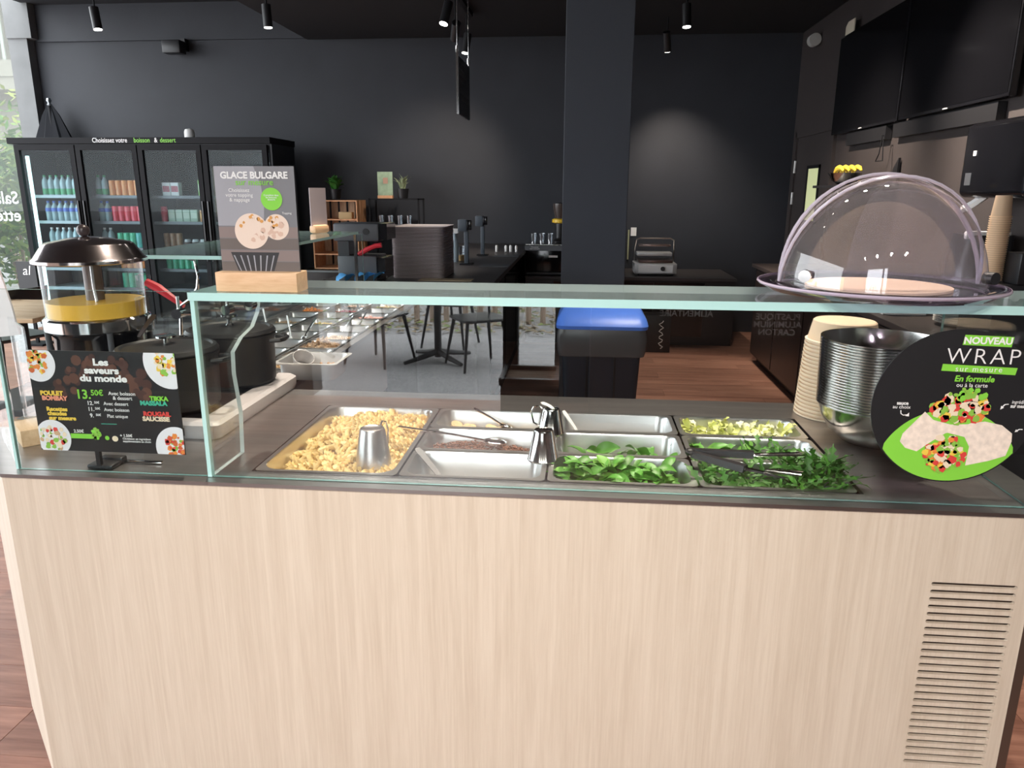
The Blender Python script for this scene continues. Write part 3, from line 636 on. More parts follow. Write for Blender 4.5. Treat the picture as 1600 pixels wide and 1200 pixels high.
# ---- menu card on the glass
def blobs(n, cx, cz, rx, rz, y, mats, name, parent, seed, s0=.003, s1=.006, clip=None):
    rr = random.Random(seed); b = MB()
    for i in range(n):
        a = rr.random()*2*PI; d = math.sqrt(rr.random()); x = cx+d*rx*math.cos(a); z = cz+d*rz*math.sin(a); s = rr.uniform(s0, s1); k = rr.randrange(len(mats)); a0 = rr.random()*6; m_ = rr.choice((5, 6, 7))
        pts = [(x+s*math.cos(a0+2*PI*j/m_)*rr.uniform(.7, 1.2), y-.00003*(i % 9), z+s*math.sin(a0+2*PI*j/m_)*rr.uniform(.7, 1.2)) for j in range(m_)]
        if clip: pts = [(min(max(p[0], clip[0]), clip[1]), p[1], min(max(p[2], clip[2]), clip[3])) for p in pts]
        b.face(pts, k)
    return b.build(name, mats, parent, 0)
def disc(cx, cz, rx, rz, y, m, name, parent, clip=None, n=40):
    pts = [(cx+rx*math.cos(2*PI*k/n), y, cz+rz*math.sin(2*PI*k/n)) for k in range(n)]
    if clip: pts = [(min(max(p[0], clip[0]), clip[1]), p[1], min(max(p[2], clip[2]), clip[3])) for p in pts]
    u = []
    for p in pts:
        if not u or (Vector(p)-Vector(u[-1])).length > 1e-6: u.append(p)
    return MB().face(u).build(name, m, parent, 0)
C_or = mat('print_orange', (.80, .26, .05), .5); C_or2 = mat('print_deep_orange', (.62, .13, .04), .5); C_ye = mat('print_yellow', (.86, .60, .08), .5); C_gr = mat('print_leaf_green', (.26, .52, .07), .5)
C_re = mat('print_red', (.70, .06, .05), .5); C_cr = mat('print_cream', (.84, .70, .52), .5); C_te = mat('print_teal', (.06, .50, .34), .5); C_pk = mat('print_salmon', (.85, .32, .22), .5); C_pl = mat('print_plate_white', (.80, .79, .84), .5)
C_bn = mat('print_dark_brown', (.065, .026, .020), .5); C_bn2 = mat('print_brown', (.11, .045, .03), .5); C_tan = mat('print_tan', (.62, .40, .24), .5); C_lime = mat('print_bright_lime', (.24, .66, .06), .5)
mw, mh = .337, .229
mc = thing('menu_card', 'black menu card with four corner dishes and colourful lettering on the left glass', 'menu sign', (-.306, -.0325, .947))
MB().box(-mw/2, mw/2, 0, .003, 0, mh).build('board', M_blackp, mc, 0)
CL = (-mw/2, mw/2, 0, mh)
def pr(u, v, k=1): return ((u-.5)*mw, -.0003*k, (1-v)*mh)
rr = random.Random(5); b = MB()
for i in range(46):
    a = PI*(i+.5)/46; ra = rr.uniform(.062, .100); x, z = -ra*math.cos(a)*1.15, mh*.55+ra*math.sin(a)*.95; s = rr.uniform(.006, .013)
    b.face([(min(max(x+s*math.cos(2*PI*j/9), -mw/2), mw/2), -.0002-.00001*i, min(z+s*math.sin(2*PI*j/9), mh)) for j in range(9)], i % 2)
b.build('ornament_print', [C_bn, C_bn2], mc, 0)
for (u, v, r, fr, fc, ms, nm, du, dv) in ((.07, .13, .040, .028, 60, [C_or, C_or2, C_or, C_ye, C_gr], 'curry', -.004, .006), (.965, .08, .060, .030, 60, [C_ye, C_ye, C_or, C_gr, C_cr], 'yellow curry', -.004, .0), (.10, .87, .041, .030, 60, [C_cr, C_pl, C_re, C_gr, C_tan, C_cr], 'noodle', 0, 0), (.945, .93, .047, .030, 60, [C_or2, C_re, C_or, C_gr], 'sausage stew', .004, -.002)):
    x, y, z = pr(u, v); disc(x, z, r, r*1.02, -.0007, C_pl, 'plate_print', mc, CL); blobs(fc, x+du, z+dv, fr, fr, -.0011, ms, 'dish_print', mc, int(u*100), .003, .007, CL)
T = lambda s, size, m, u, v, **k: text(s, size, m, mc, pr(u, v, 5), **k)
T('Les', .0205, M_wtext, .50, .105, bold=.042, xs=1.28); T('saveurs', .0205, M_wtext, .50, .185, bold=.042, xs=1.28); T('du monde', .0205, M_wtext, .505, .262, bold=.042, xs=1.28)
T('13.', .029, C_lime, .352, .425, bold=.02); T('50€', .0175, C_lime, .448, .405, bold=.02)
T('Avec boisson\n& dessert', .0115, M_wtext, .618, .428, bold=.01)
for v, a, c in ((.508, '12.', 'Avec dessert'), (.568, '11.', 'Avec boisson'), (.632, '9.', 'Plat unique')):
    T(a, .0125, M_wtext, .392, v, bold=.02); T('50€', .0075, M_wtext, .438, v-.008, bold=.015); T(c, .0108, M_wtext, .568, v, bold=.006)
T('POULET', .0135, C_ye, .135, .420, bold=.055, xs=1.08); T('BOMBAY', .0135, C_pk, .150, .470, bold=.055, xs=1.08)
T('Recettes', .0125, C_ye, .155, .578, bold=.055, xs=1.1); T('chaudes', .0125, C_ye, .152, .622, bold=.055, xs=1.1); T('sur mesure', .0125, C_ye, .185, .668, bold=.055, xs=1.1)
T('TIKKA', .0135, C_lime, .865, .445, bold=.055, xs=1.08); T('MASSALA', .0135, C_te, .825, .492, bold=.055, xs=1.08)
T('ROUGAIL', .0135, C_re, .84, .598, bold=.055, xs=1.08); T('SAUCISSE', .0135, C_cr, .83, .648, bold=.055, xs=1.08)
MB().box(-.018, .018, -.0006, -.0004, mh*.285, mh*.285+.0012).build('rule_print', C_te, mc, 0)
x, _, z = pr(.30, .845); MB().box(x-.026, x+.026, -.0006, -.0004, z-.0055, z+.0055).build('bar_print', C_lime, mc, 0)
T('2.50€', .010, M_wtext, .285, .795, bold=.02); x, _, z = pr(.40, .815); blobs(40, x, z, .010, .011, -.0008, [C_gr, C_lime, C_gr], 'salad_print', mc, 9, .0025, .005)
x, _, z = pr(.475, .855); disc(x, z, .005, .005, -.0008, C_lime, 'plus_print', mc); x, _, z = pr(.53, .86); disc(x, z, .007, .0065, -.0008, C_cr, 'bread_print', mc)
T('+ 1.50€', .009, M_wtext, .61, .825, bold=.02); T('Choisissez un ingrédient\nsupplémentaire au choix', .0066, M_wtext, .68, .868, bold=.01)
b = MB().box(-.07, -.01, .004, .05, -.044, -.034, bev=.003).box(-.045, -.035, .003, .012, -.036, .03); b.build('clip_foot', M_black, mc)
t = thing('steel_knife', 'slim steel tool lying under the menu card', 'tool', (-.275, .02, .9045)); MB().box(-.04, .05, -.006, .006, 0, .004, bev=.0015).build('blade', M_polish, t); MB().box(-.095, -.04, -.012, .010, 0, .014, bev=.004).build('grip', M_black, t)

# ---- oak block holder with a rosy card at the corner
t = thing('card_holder', 'oak block holding an upright clear sheet at the left corner', 'sign holder', (-.640, .155, .902), -.75)
MB().box(-.055, .055, -.035, .035, 0, .042, bev=.002).build('block', M_oak, t)
MB().box(-.10, .10, -.002, .002, .030, .30).build('sheet', M_acryl, t, 0)
t = thing('white_card', 'rosy white card leaning above the left counter corner', 'card', (-.735, .235, .902), -.35)
MB().prism([(-.09, .235), (.055, .255), (.042, .33), (.015, .42), (-.002, .435), (-.09, .440)], -.002, .002, 'y').build('card', M_pink, t, 0)
MB().box(-.05, -.04, .003, .009, 0, .30).build('rod', M_polish, t, 0); MB().box(-.08, -.01, -.02, .03, 0, .01, bev=.002).build('foot', M_oak, t, 0)

# ---- ice cream poster on the shelf
gp = thing('poster_stand', 'clear poster stand with ice cream scoops on an oak block', 'poster stand', (.056, 0, 1.3095))
MB().box(-.087, .087, -.032, .030, 0, .040, bev=.002).build('block', M_oak, gp)
pw, ph, pz0 = .168, .215, .036
MB().box(-pw/2-.002, pw/2+.002, -.0045, .0045, pz0, pz0+ph+.003).build('acrylic_sheet', M_acryl, gp, 0)
MB().box(-pw/2, pw/2, -.001, .001, pz0, pz0+ph).build('poster', mat('poster_grey', (.20, .20, .22), .5), gp, 0)
CP = (-pw/2, pw/2, pz0, pz0+ph)
def gq(u, v): return ((u-.5)*pw, pz0+(1-v)*ph)
C_lg = mat('print_light_grey', (.36, .36, .40), .5)
b = MB(); pts = [gq(0, 0), gq(.5, 0), gq(.58, .18), gq(.60, .35), gq(.58, .55), gq(0, .55)]; b.face([(x, -.0014, z) for x, z in pts]).build('backdrop_print', C_lg, gp, 0)
b = MB()
for k in range(4): x0, z0 = gq(0, .56+k*.11); x1, z1 = gq(1, .56+k*.11+.105); b.face([(x0, -.0015, z0), (x1, -.0015, z0), (x1, -.0015, z1), (x0, -.0015, z1)], k % 2)
b.build('board_print', [mat('print_taupe', (.26, .20, .19), .5), mat('print_grey_brown', (.16, .13, .12), .5)], gp, 0)
b = MB(); pts = [gq(.13, .80), gq(.75, .80), gq(.66, 1), gq(.22, 1)]; b.face([(x, -.0018, z) for x, z in pts]); b.build('cup_print', mat('print_charcoal', (.035, .032, .035), .5), gp, 0)
b = MB()
for k in range(7):
    x0, z0 = gq(.16+k*.085, .83); x1, z1 = gq(.25+k*.06, 1); b.face([(x0, -.0019, z0), (x0+.003, -.0019, z0), (x1+.002, -.0019, z1), (x1, -.0019, z1)])
b.build('stripe_print', C_lg, gp, 0)
C_ice = mat('print_ice_cream', (.84, .68, .58), .5); C_ice2 = mat('print_ice_shadow', (.70, .48, .38), .5); C_car = mat('print_caramel', (.70, .34, .09), .5)
for u, v, r, sd in ((.74, .56, .026, 3), (.42, .60, .036, 4)):
    x, z = gq(u, v); disc(x, z, r, r, -.0021-.0004*(sd-3), C_ice, 'scoop_print', gp); blobs(16, x, z-.004, r*.75, r*.6, -.0023-.0004*(sd-3), [C_ice, C_ice2, C_ice], 'scoop_shade_print', gp, sd, .004, .008)
    blobs(14, x, z+r*.45, r*.7, r*.4, -.0026-.0004*(sd-3), [C_car, C_car, C_ice], 'caramel_print', gp, sd+9, .002, .005)
x, z = gq(.70, .30); disc(x, z, .0225, .0225, -.0020, C_lime, 'badge_print', gp)
text('GLACE BULGARE', .0185, M_wtext, gp, (gq(.5, .085)[0], -.0024, gq(.5, .085)[1]), bold=.035)
text('sur mesure', .0175, C_lime, gp, (gq(.5, .148)[0], -.0024, gq(.5, .148)[1]), bold=.005)
text('Choisissez\nvotre topping\n& nappage', .0105, M_wtext, gp, (gq(.30, .30)[0], -.0024, gq(.30, .265)[1]), bold=.005)
text('Complétez dans\nles boissons\ndesserts', .0048, M_wtext, gp, (gq(.70, .30)[0], -.0027, gq(.70, .285)[1]), bold=.01)
text('Topping', .006, M_wtext, gp, (gq(.88, .43)[0], -.0024, gq(.88, .43)[1]))

# ---- round wrap sign on the glass
ws = thing('round_sign', 'round black and green sign showing two filled wraps on the right glass', 'sign', (1.452, -.0475, 1.109))
K = .000329
def wq(cx, cy, y=-.002): return ((cx-505)*K, y, (560-cy)*K)
n = 72; RB = .1545
MB().prism([(RB*math.cos(2*PI*k/n), RB*math.sin(2*PI*k/n)) for k in range(n)], -.0012, .0022, 'y').build('board', M_blackp, ws, 0)
lens = []
gx, gz, gr_ = 0., (560-985)*K, 415*K
for k in range(80):
    a = 2*PI*k/80; p_ = (math.cos(a)*.152, math.sin(a)*.152)
    if math.hypot(p_[0]-gx, p_[1]-gz) < gr_: lens.append((math.atan2(p_[1]+.07, p_[0]), p_))
    p_ = (gx+math.cos(a)*gr_, gz+math.sin(a)*gr_)
    if math.hypot(*p_) < .152: lens.append((math.atan2(p_[1]+.07, p_[0]), p_))
lens = [p_ for _, p_ in sorted(lens)]
MB().face([(x, -.0015, z) for x, z in lens]).build('green_print', C_lime, ws, 0)
def wpoly(pts, y, m, name): MB().face([wq(a, c, y) for a, c in pts]).build(name, m, ws, 0)
C_tort = mat('print_tortilla', (.86, .74, .64), .55, var=.12, vscale=90)
wpoly([(345, 590), (400, 640), (500, 665), (600, 660), (690, 610), (650, 680), (480, 720), (400, 780), (330, 840), (260, 820), (225, 780), (235, 730)], -.0019, C_tort, 'wrap_print')
wpoly([(480, 715), (600, 660), (690, 640), (790, 660), (855, 710), (860, 760), (840, 850), (750, 885), (620, 920), (625, 800), (590, 740)], -.0021, C_tort, 'wrap_print')
FM = [C_re, C_or, C_gr, C_cr, C_cr, C_gr, C_ye, C_re]
x, _, z = wq(540, 560); blobs(110, x, z, 165*K, 85*K, -.0024, FM, 'filling_print', ws, 21, .0045, .010)
x, _, z = wq(490, 850); blobs(100, x, z, 115*K, 105*K, -.0028, FM, 'filling_print', ws, 22, .0045, .010)
x, _, z = wq(560, 475); blobs(26, x, z, 120*K, 30*K, -.0032, [C_gr, C_lime], 'leaf_print', ws, 23, .004, .007)
b = MB(); b.face([wq(505, 122, -.0018), wq(775, 130, -.0018), wq(768, 190, -.0018), wq(497, 182, -.0018)]).face([wq(405, 297, -.0018), wq(822, 312, -.0018), wq(815, 355, -.0018), wq(401, 338, -.0018)]).build('tag_print', C_lime, ws, 0)
text('NOUVEAU', .0185, M_wtext, ws, wq(635, 157, -.0024), bold=.03)
text('WRAP', .0435, M_wtext, ws, wq(622, 252, -.0026), bold=-.012, spacing=1.2)
text('sur mesure', .0155, M_wtext, ws, wq(608, 325, -.0028), bold=-.004, spacing=1.22)
text('En formule', .0165, C_lime, ws, wq(592, 384, -.0026), bold=.03, shear=.15)
text('ou à la carte', .0115, M_wtext, ws, wq(585, 422, -.0026))
text('sauce', .0098, M_wtext, ws, wq(210, 541, -.0026), bold=.03); text('au choix', .0098, M_wtext, ws, wq(207, 565, -.0026))
text('ingrédients', .0098, M_wtext, ws, wq(822, 516, -.0026), align='LEFT', xs=.8, shear=.1); text('sur mesure', .0098, M_wtext, ws, wq(818, 541, -.0026), align='LEFT', xs=.8, bold=.03)
def arrow(pts, hd):
    b = MB(); b.tube([wq(a, c, -.0026) for a, c in pts], .0010, 5); hx, hy = pts[-1]; b.face([wq(hx+hd[0], hy+hd[1], -.0026), wq(hx+hd[2], hy+hd[3], -.0026), wq(hx+hd[4], hy+hd[5], -.0026)]); b.build('arrow_print', M_wtext, ws, 0)
arrow([(205, 585), (208, 605), (222, 615), (242, 612)], (12, -14, 14, 10, -8, 8)); arrow([(805, 530), (785, 533), (772, 550)], (-8, 14, -6, -10, 12, 2)); arrow([(908, 682), (890, 682), (876, 692)], (-10, 8, -4, -10, 10, 4))

# ---- roll-top dome on the shelf
dm = thing('cake_dome', 'large clear plastic dome cover on the right end of the glass shelf', 'dome cover', (1.335, .10, 1.3095))
MB().lathe([(0, 0), (.15, 0), (.215, .006), (.234, .018), (.236, .024), (.228, .026), (.20, .020), (.196, .014), (0, .013)], 64).build('base_tray', M_domeT, dm)
MB().tube([(.235*math.cos(2*PI*k/64), .235*math.sin(2*PI*k/64), .021) for k in range(64)], .0035, 6, close=True).build('tray_edge', mat('mauve_acrylic_rim', (.4, .36, .43), .15), dm)
MB().lathe([(0, .0145), (.140, .0145), (.140, .019), (0, .020)], 48).build('board', mat('beige_board', (.80, .62, .44), .6, var=.05), dm)
def dome(r, h, z0, n=18): return [(r*math.cos(PI/2*k/n), z0+h*math.sin(PI/2*k/n)) for k in range(n+1)]
MB().lathe(dome(.196, .215, .022), 64).build('cover', M_domeM, dm, 60)
MB().lathe(dome(.188, .205, .022), 64, a0=PI+.9, a1=2*PI-.9).build('front_flap', M_domeM, dm, 60)
for tl in (-.26, .10, .16):
    pts = []
    for k in range(25):
        a = PI*k/24; x, zz = .199*math.cos(a), .219*math.sin(a); pts.append((x, math.sin(tl)*zz, .024+math.cos(tl)*zz))
    MB().tube(pts, .0034, 6).build('rib', mat('clear_rib', (.46, .42, .50), .15), dm)
for sx in (-1, 1):
    MB().cyl((sx*.17, -.085, .045), (sx*.178, -.105, .045), .012, seg=16).build('pivot_knob', M_black if sx > 0 else M_chrome, dm)

# ---- stack of kraft bowls
kb = MB().lathe([(.0, .060), (.078, .060), (.082, .057), (.0925, .0055)], 40, mi=1).lathe([(.0925, .0055), (.0985, .005), (.0985, 0), (.0925, 0), (.079, .053), (0, .0555)], 40, mi=0).mesh('kraft_bowl', [M_kraftd, mat('kraft_wall', (.78, .60, .43), .7)], 35)
N_ = 21
for i in range(N_):
    l = 'kraft paper bowl upturned on top of its tall stack' if i == N_-1 else ('kraft paper bowl at the very bottom of the upturned stack' if i == 0 else 'kraft paper bowl within the tall upturned stack')
    tag(link('kraft_bowl', kb, None, (1.440+.0006*i, .598, .9025+i*.0105), (0, .01, 0)), l, 'bowl', 'upturned kraft bowls')
# ---- stack of steel bowls
prof = [(0, .0), (.05, .0), (.08, .008), (.112, .035), (.132, .07), (.141, .10), (.1455, .102), (.1455, .1045), (.140, .1045), (.131, .072), (.110, .037), (.078, .0105), (0, .0025)]
sb = MB().lathe(prof, 56).mesh('steel_bowl', M_bowl, 40)
N_ = 25
for i in range(N_):
    l = 'steel mixing bowl on top of the nested stack' if i == N_-1 else ('steel mixing bowl at the bottom of the nested stack' if i == 0 else 'steel mixing bowl within the nested stack')
    tag(link('steel_bowl', sb, None, (1.468-.0002*i, .345, .9025+i*.0068)), l, 'bowl', 'nested steel bowls')
# ================================================================== drinks cooler
FX = (-5.05, -4.393, -3.735, -3.067, -2.385); CY = 5.95; CB = 6.58
fr = thing('drinks_cooler', 'tall black four-door drinks cooler against the back wall', 'cooler', (-3.72, 6.2, 0))
def fpart(mb, name, m, smooth=0): o = mb.build(name, m, fr, smooth); o.location = (3.72, -6.2, 0); return o
M_fin = mat('cooler_interior', (.014, .018, .026), .4)
b = MB().box(FX[0]-.03, FX[0], CY+.03, CB, .1, 1.97).box(FX[4], FX[4]+.03, CY+.03, CB, .1, 1.97).box(FX[0], FX[4], CB-.03, CB, .1, 1.97).box(FX[0], FX[4], CY+.03, CB, .1, .2).box(FX[0], FX[4], CY+.03, CB, 1.90, 1.97)
for x in FX[1:4]: b.box(x-.02, x+.02, CY+.03, CB-.03, .2, 1.9)
fpart(b, 'body', M_fin)
fpart(MB().box(FX[0]-.05, FX[4]+.04, CY-.03, CB+.01, 1.955, 2.015, bev=.003), 'header', M_frame)
fpart(MB().box(FX[0]-.03, FX[4]+.03, CY+.05, CB, 0, .1), 'plinth', M_black)
hx = at(236, 222.5, 'y', CY-.031)
for s, px, m in (('Choisissez votre', 144, M_wtext), ('boisson', 209, C_lime), ('&', 241, M_wtext), ('dessert', 250, C_lime)):
    p = at(px, 222.5, 'y', CY-.031); o = text(s, .064, m, fr, (p.x+3.72, p.y-6.2, 1.986), align='LEFT', bold=.008, xs=.86)
for i in range(4):
    x0, x1 = FX[i]+.006, FX[i+1]-.006
    d = fpart(MB().box(x0, x0+.05, CY-.015, CY+.028, .13, 1.945).box(x1-.05, x1, CY-.015, CY+.028, .13, 1.945).box(x0+.05, x1-.05, CY-.015, CY+.028, 1.895, 1.945).box(x0+.05, x1-.05, CY-.015, CY+.028, .13, .20), 'door', M_frame)
    MB().box(x0+.05, x1-.05, CY+.003, CY+.007, .20, 1.895).build('door_pane', M_cool, d, 0)
    MB().box(x1-.03 if i % 2 == 0 else x0+.018, x1-.018 if i % 2 == 0 else x0+.03, CY-.035, CY-.015, .8, 1.4).build('handle', M_gloss, d, 0)
    for z in (1.451, 1.189, .916, .70, .495):
        fpart(MB().box(FX[i]+.025, FX[i+1]-.025, 6.07, CB-.04, z-.022, z-.004).box(FX[i]+.025, FX[i+1]-.025, 6.062, 6.07, z-.028, z+.002), 'shelf', mat('cooler_shelf', (.10, .11, .12), .35) if i else mat('pale_shelf', (.42, .50, .52), .35))
    for q in (.60, .66): xx = FX[i]+.66*q; fpart(MB().box(xx-.012, xx+.012, CB-.042, CB-.031, .3, 1.80), 'rail', mat('pale_rail', (.5, .58, .6), .4))
    xx = FX[i]+.085 if i == 0 else FX[i+1]-.03 if i < 3 else FX[i]+.02; fpart(MB().box(xx-.014, xx+.014, CY+.045, CY+.065, .25, 1.84), 'led_or_fill_strip', M_led)  # left door's strip is real; the others are added, hidden, to light the goods
tag(MB().lathe([(.0, 0), (.05, 0), (.05, .06), (.04, .085), (.0, .095)], 24).build('white_timer', M_white, None), 'small round white dial standing on the cooler', 'dial'); bpy.data.objects['white_timer'].location = at(297, 218, 'y', 6.1)
bpy.data.objects['white_timer'].location.z = 2.016
# ---- bottles and cans
def bottle_mesh(h, r): return MB().lathe([(0, 0), (r*.9, 0), (r, .006), (r, h*.30), (r*.93, h*.36), (r, h*.42), (r, h*.62), (r*.8, h*.76), (r*.40, h*.86), (r*.38, h*.93)], 14).mesh('bottle', M_pet, 60)
M_pet = mat('clear_plastic_bottle', (.34, .46, .48), .12, spec=.8)
bm_ = bottle_mesh(.205, .033)
def mk_cap(m, n): return MB().lathe([(.0135, .188), (.0135, .206), (0, .206)], 10).mesh(n, m, 30)
def mk_lab(m, n, a, c): return MB().lathe([(.0336, .205*a), (.0336, .205*c)], 14).mesh(n, m, 60)
G_lab = mat('green_bottle_label', (.08, .36, .16), .4); B_lab = mat('blue_bottle_label', (.07, .14, .52), .4); T_lab = mat('teal_bottle_label', (.30, .55, .48), .4)
def mk_bottle(x, y, z, cap, lab, a, c, label, grp):
    t = thing('water_bottle', label, 'bottle', (x, y, z), group=grp)
    link('body', bm_, t); link('cap', cap, t); link('label_band', lab, t); return t
caps = {'g': mk_cap(G_lab, 'cap'), 'b': mk_cap(B_lab, 'cap'), 'w': mk_cap(M_white, 'cap')}
lg = mk_lab(G_lab, 'label_band', .06, .34); lb = mk_lab(B_lab, 'label_band', .48, .66); lt = mk_lab(T_lab, 'label_band', .10, .30)
for z, c, l, nm, row in ((1.451, 'g', lg, 'green labelled water bottle on the top cooler shelf', 'top'), (1.189, 'b', lb, 'blue labelled water bottle on the second cooler shelf', 'second'), (.916, 'w', lt, 'curvy clear bottle on the third cooler shelf', 'third')):
    for k in range(8): mk_bottle(-4.895+k*.0665, 6.12, z-.003, caps[c], l, 0, 0, nm, 'bottles on the %s shelf of the left door' % row)
    for k in range(2): mk_bottle(-4.31+k*.068, 6.13, z-.003, caps[c], l, 0, 0, nm[:-6]+' shelf of the second door', 'bottles on the %s shelf of the second door' % row)
def can_mesh(m): return MB().lathe([(0, 0), (.026, 0), (.033, .008), (.033, .148), (.028, .156), (.027, .153), (0, .152)], 16).mesh('can', [m], 40)
M_alu = mat('can_aluminium', (.7, .7, .72), .25, 1)
CAN = {n: can_mesh(mat('can_'+n, c, .3, var=.25, vscale=25)) for n, c in (('orange', (.72, .26, .07)), ('red', (.66, .05, .08)), ('green', (.05, .40, .22)), ('teal', (.05, .33, .30)), ('gold', (.55, .38, .16)), ('brown', (.30, .17, .09)))}
def cans(kind, x0, n, z, label, grp, y=6.12):
    for k in range(n): tag(link('drink_can', CAN[kind], None, (x0+k*.068, y, z-.003)), label, 'can', grp)
cans('orange', -4.155, 6, 1.451, 'orange drink can on the top shelf of the second cooler door', 'orange cans')
cans('red', -4.155, 6, 1.189, 'red drink can on the second shelf of the second cooler door', 'red cans')
cans('green', -4.13, 3, .916, 'green drink can on the third shelf of the second cooler door', 'green cans'); cans('teal', -3.926, 2, .916, 'teal drink can on the third shelf of the second cooler door', 'teal cans'); cans('gold', -3.79+.0, 1, .916, 'gold drink can at the end of the green cans', 'gold can')
cans('orange', -4.13, 5, .70, 'orange drink can on the fourth shelf of the second cooler door', 'low orange cans'); cans('green', -4.13, 5, .495, 'green drink can on the lowest shelf of the second cooler door', 'low green cans')
cans('red', -3.62, 1, 1.189, 'lone red can on the second shelf of the third cooler door', 'lone red can'); cans('brown', -3.62, 3, .916, 'brown drink can on the third shelf of the third cooler door', 'brown cans'); cans('green', -3.62, 5, .70, 'green drink can on the fourth shelf of the third cooler door', 'green cans of the third door')
def pack(name, label, cat, x, z, w, h, m, grp, m2=None):
    t = thing(name, label, cat, (x, 6.13, z-.003), group=grp)
    MB().box(-w/2, w/2, -.035, .035, 0, h, bev=.004).build('box', m, t)
    MB().box(-w/2+.006, w/2-.006, -.036, -.0345, h*.3, h*.75).build('label_band', m2 or M_white, t, 0)
for k in range(2): pack('yogurt_cup', 'white and red dessert cup on the top shelf of the third door', 'dessert cup', -3.56+k*.092, 1.451, .085, .135, M_white, 'white dessert cups', mat('berry_red', (.36, .04, .07), .4))
for k in range(4): pack('juice_carton', 'pale green carton on the second shelf of the third door', 'carton', -3.53+k*.08, 1.189, .075, .125, mat('pale_green_carton', (.36, .46, .36), .5), 'pale green cartons', mat('pale_green_carton2', (.44, .52, .42), .5))
for k in range(3): pack('juice_carton', 'amber carton on the second shelf of the third door', 'carton', -3.20+k*.055, 1.189, .052, .12, mat('amber_carton', (.42, .19, .06), .45), 'amber cartons', mat('amber_carton2', (.58, .30, .10), .45))
pack('green_bottle_pack', 'lime green pack on the top shelf of the third door', 'carton', -3.17, 1.451, .09, .16, mat('lime_pack', (.30, .60, .16), .4), None)
M_past = mat('dark_dessert', (.07, .045, .04), .5, var=.3, vscale=40)
for k in range(4):
    t = thing('dessert_pot', 'dark dessert pot on the third shelf of the third door', 'dessert pot', (-3.40+k*.085, 6.13, .913), group='dark dessert pots'); MB().lathe([(0, 0), (.030, 0), (.036, .07), (.0, .07)], 16).build('pot', M_past, t); MB().lathe([(.037, .068), (.030, .095), (0, .10)], 16).build('lid', mat('clear_lid', (.4, .42, .42), .15), t)
for z, l in ((1.451, 'top'), (1.189, 'second'), (.916, 'third')):
    for k in range(5): pack('salad_box', 'clear salad box on the %s shelf of the right cooler door' % l, 'salad box', -2.96+k*.105, z, .095, .11, mat('clear_salad_box', (.22, .30, .26), .2), 'salad boxes on the %s shelf' % l, mat('leafy_label', (.30, .42, .24), .5))

# ================================================================== closed parasol by the cooler
t = thing('parasol', 'closed black parasol behind the drinks cooler', 'parasol', (-5.13, 6.69, 0))
b = MB(); loops = []
for z, r in ((.55, .52), (1.0, .48), (1.6, .40), (2.0, .28), (2.3, .12), (2.40, .04)):
    loops.append([((r if k % 2 else r*.66)*math.cos(2*PI*k/16)*(.9), (r if k % 2 else r*.66)*math.sin(2*PI*k/16)*.16, z) for k in range(16)])
b.loft(loops, cap=(True, True)).build('canopy', mat('black_canvas', (.008, .009, .012), .8, spec=.2), t, 25)
MB().cyl((0, 0, .05), (0, 0, 2.42), .02).build('pole', M_frame, t)
MB().lathe([(.02, 2.40), (.03, 2.41), (.014, 2.425), (.028, 2.45), (.02, 2.475), (0, 2.48)], 14).build('finial', mat('pale_metal', (.55, .6, .62), .3, 1), t)
MB().lathe([(0, 0), (.14, 0), (.14, .05), (0, .055)], 20).build('foot', M_black, t)

# ================================================================== back wall fittings
t = thing('wall_speaker', 'small black loudspeaker high on the back wall', 'speaker', (-3.67, WY-.12, 2.985)); MB().box(-.10, .10, -.10, .04, -.065, .065, bev=.01).build('cabinet', M_black, t); MB().box(.04, .09, .04, .12, -.02, .10).build('bracket', M_black, t)
t = thing('sideboard', 'low black sideboard under the wooden crates', 'sideboard', (-1.55, 6.5, 0)); MB().box(-.65, .60, -.35, .38, 0, .70, bev=.004).build('body', M_black, t); 
for k in range(2): MB().box(-.63+k*.62, -.03+k*.62, -.362, -.35, .05, .68).build('door', M_gloss, t, 0)
def crate(z, label):
    t = thing('wooden_crate', label, 'crate', (-1.845, 6.42, z)); w, d, h = .49, .34, .35
    for k in range(5): MB().box(-w/2+.015+k*.094, -w/2+.085+k*.094, d/2-.012, d/2, .01, h-.01).build('slat', M_crate, t, 0)
    for sx in (-1, 1):
        for k in range(3): MB().box(sx*(w/2-.012) if sx < 0 else w/2-.012, sx*w/2 if sx < 0 else w/2, -d/2+k*.115, -d/2+.10+k*.115, 0, h).build('slat', M_crateo, t, 0)
    for zz in (0, h*.42, h-.012): MB().box(-w/2+.012, w/2-.012, -d/2, d/2-.012, zz, zz+.012).build('shelf_board', M_crateo, t, 0)
    return t
crate(.705, 'lower wooden crate standing on the black sideboard'); crate(1.062, 'upper wooden crate with a potted plant on top')
t = thing('cardboard_box', 'small tan box inside the upper crate', 'box', (-1.74, 6.32, 1.223)); MB().box(-.07, .07, -.04, .04, 0, .07, bev=.002).build('box', mat('tan_card', (.52, .36, .18), .7), t)
def plant(x, y, z, label, mm, n, L, W, up):
    t = thing('potted_plant', label, 'plant', (x, y, z)); MB().lathe([(0, 0), (.05, 0), (.065, .10), (.058, .10), (.055, .085), (0, .085)], 20).build('pot', M_black, t)
    lm_ = leaf_mesh('leaf', L, W, mm, .5, .01, n)
    for k in range(n): link('leaf', lm_, t, (R.uniform(-.02, .02), R.uniform(-.02, .02), .085), (0, -R.uniform(*up), 2*PI*k/n*2.4), R.uniform(.75, 1.15))
plant(-1.87, 6.40, 1.424, 'bushy green potted plant on the upper crate', mat('plant_green', (.07, .26, .045), .45, var=.2, vscale=20, rnd=.3), 34, .15, .07, (.35, 1.35))
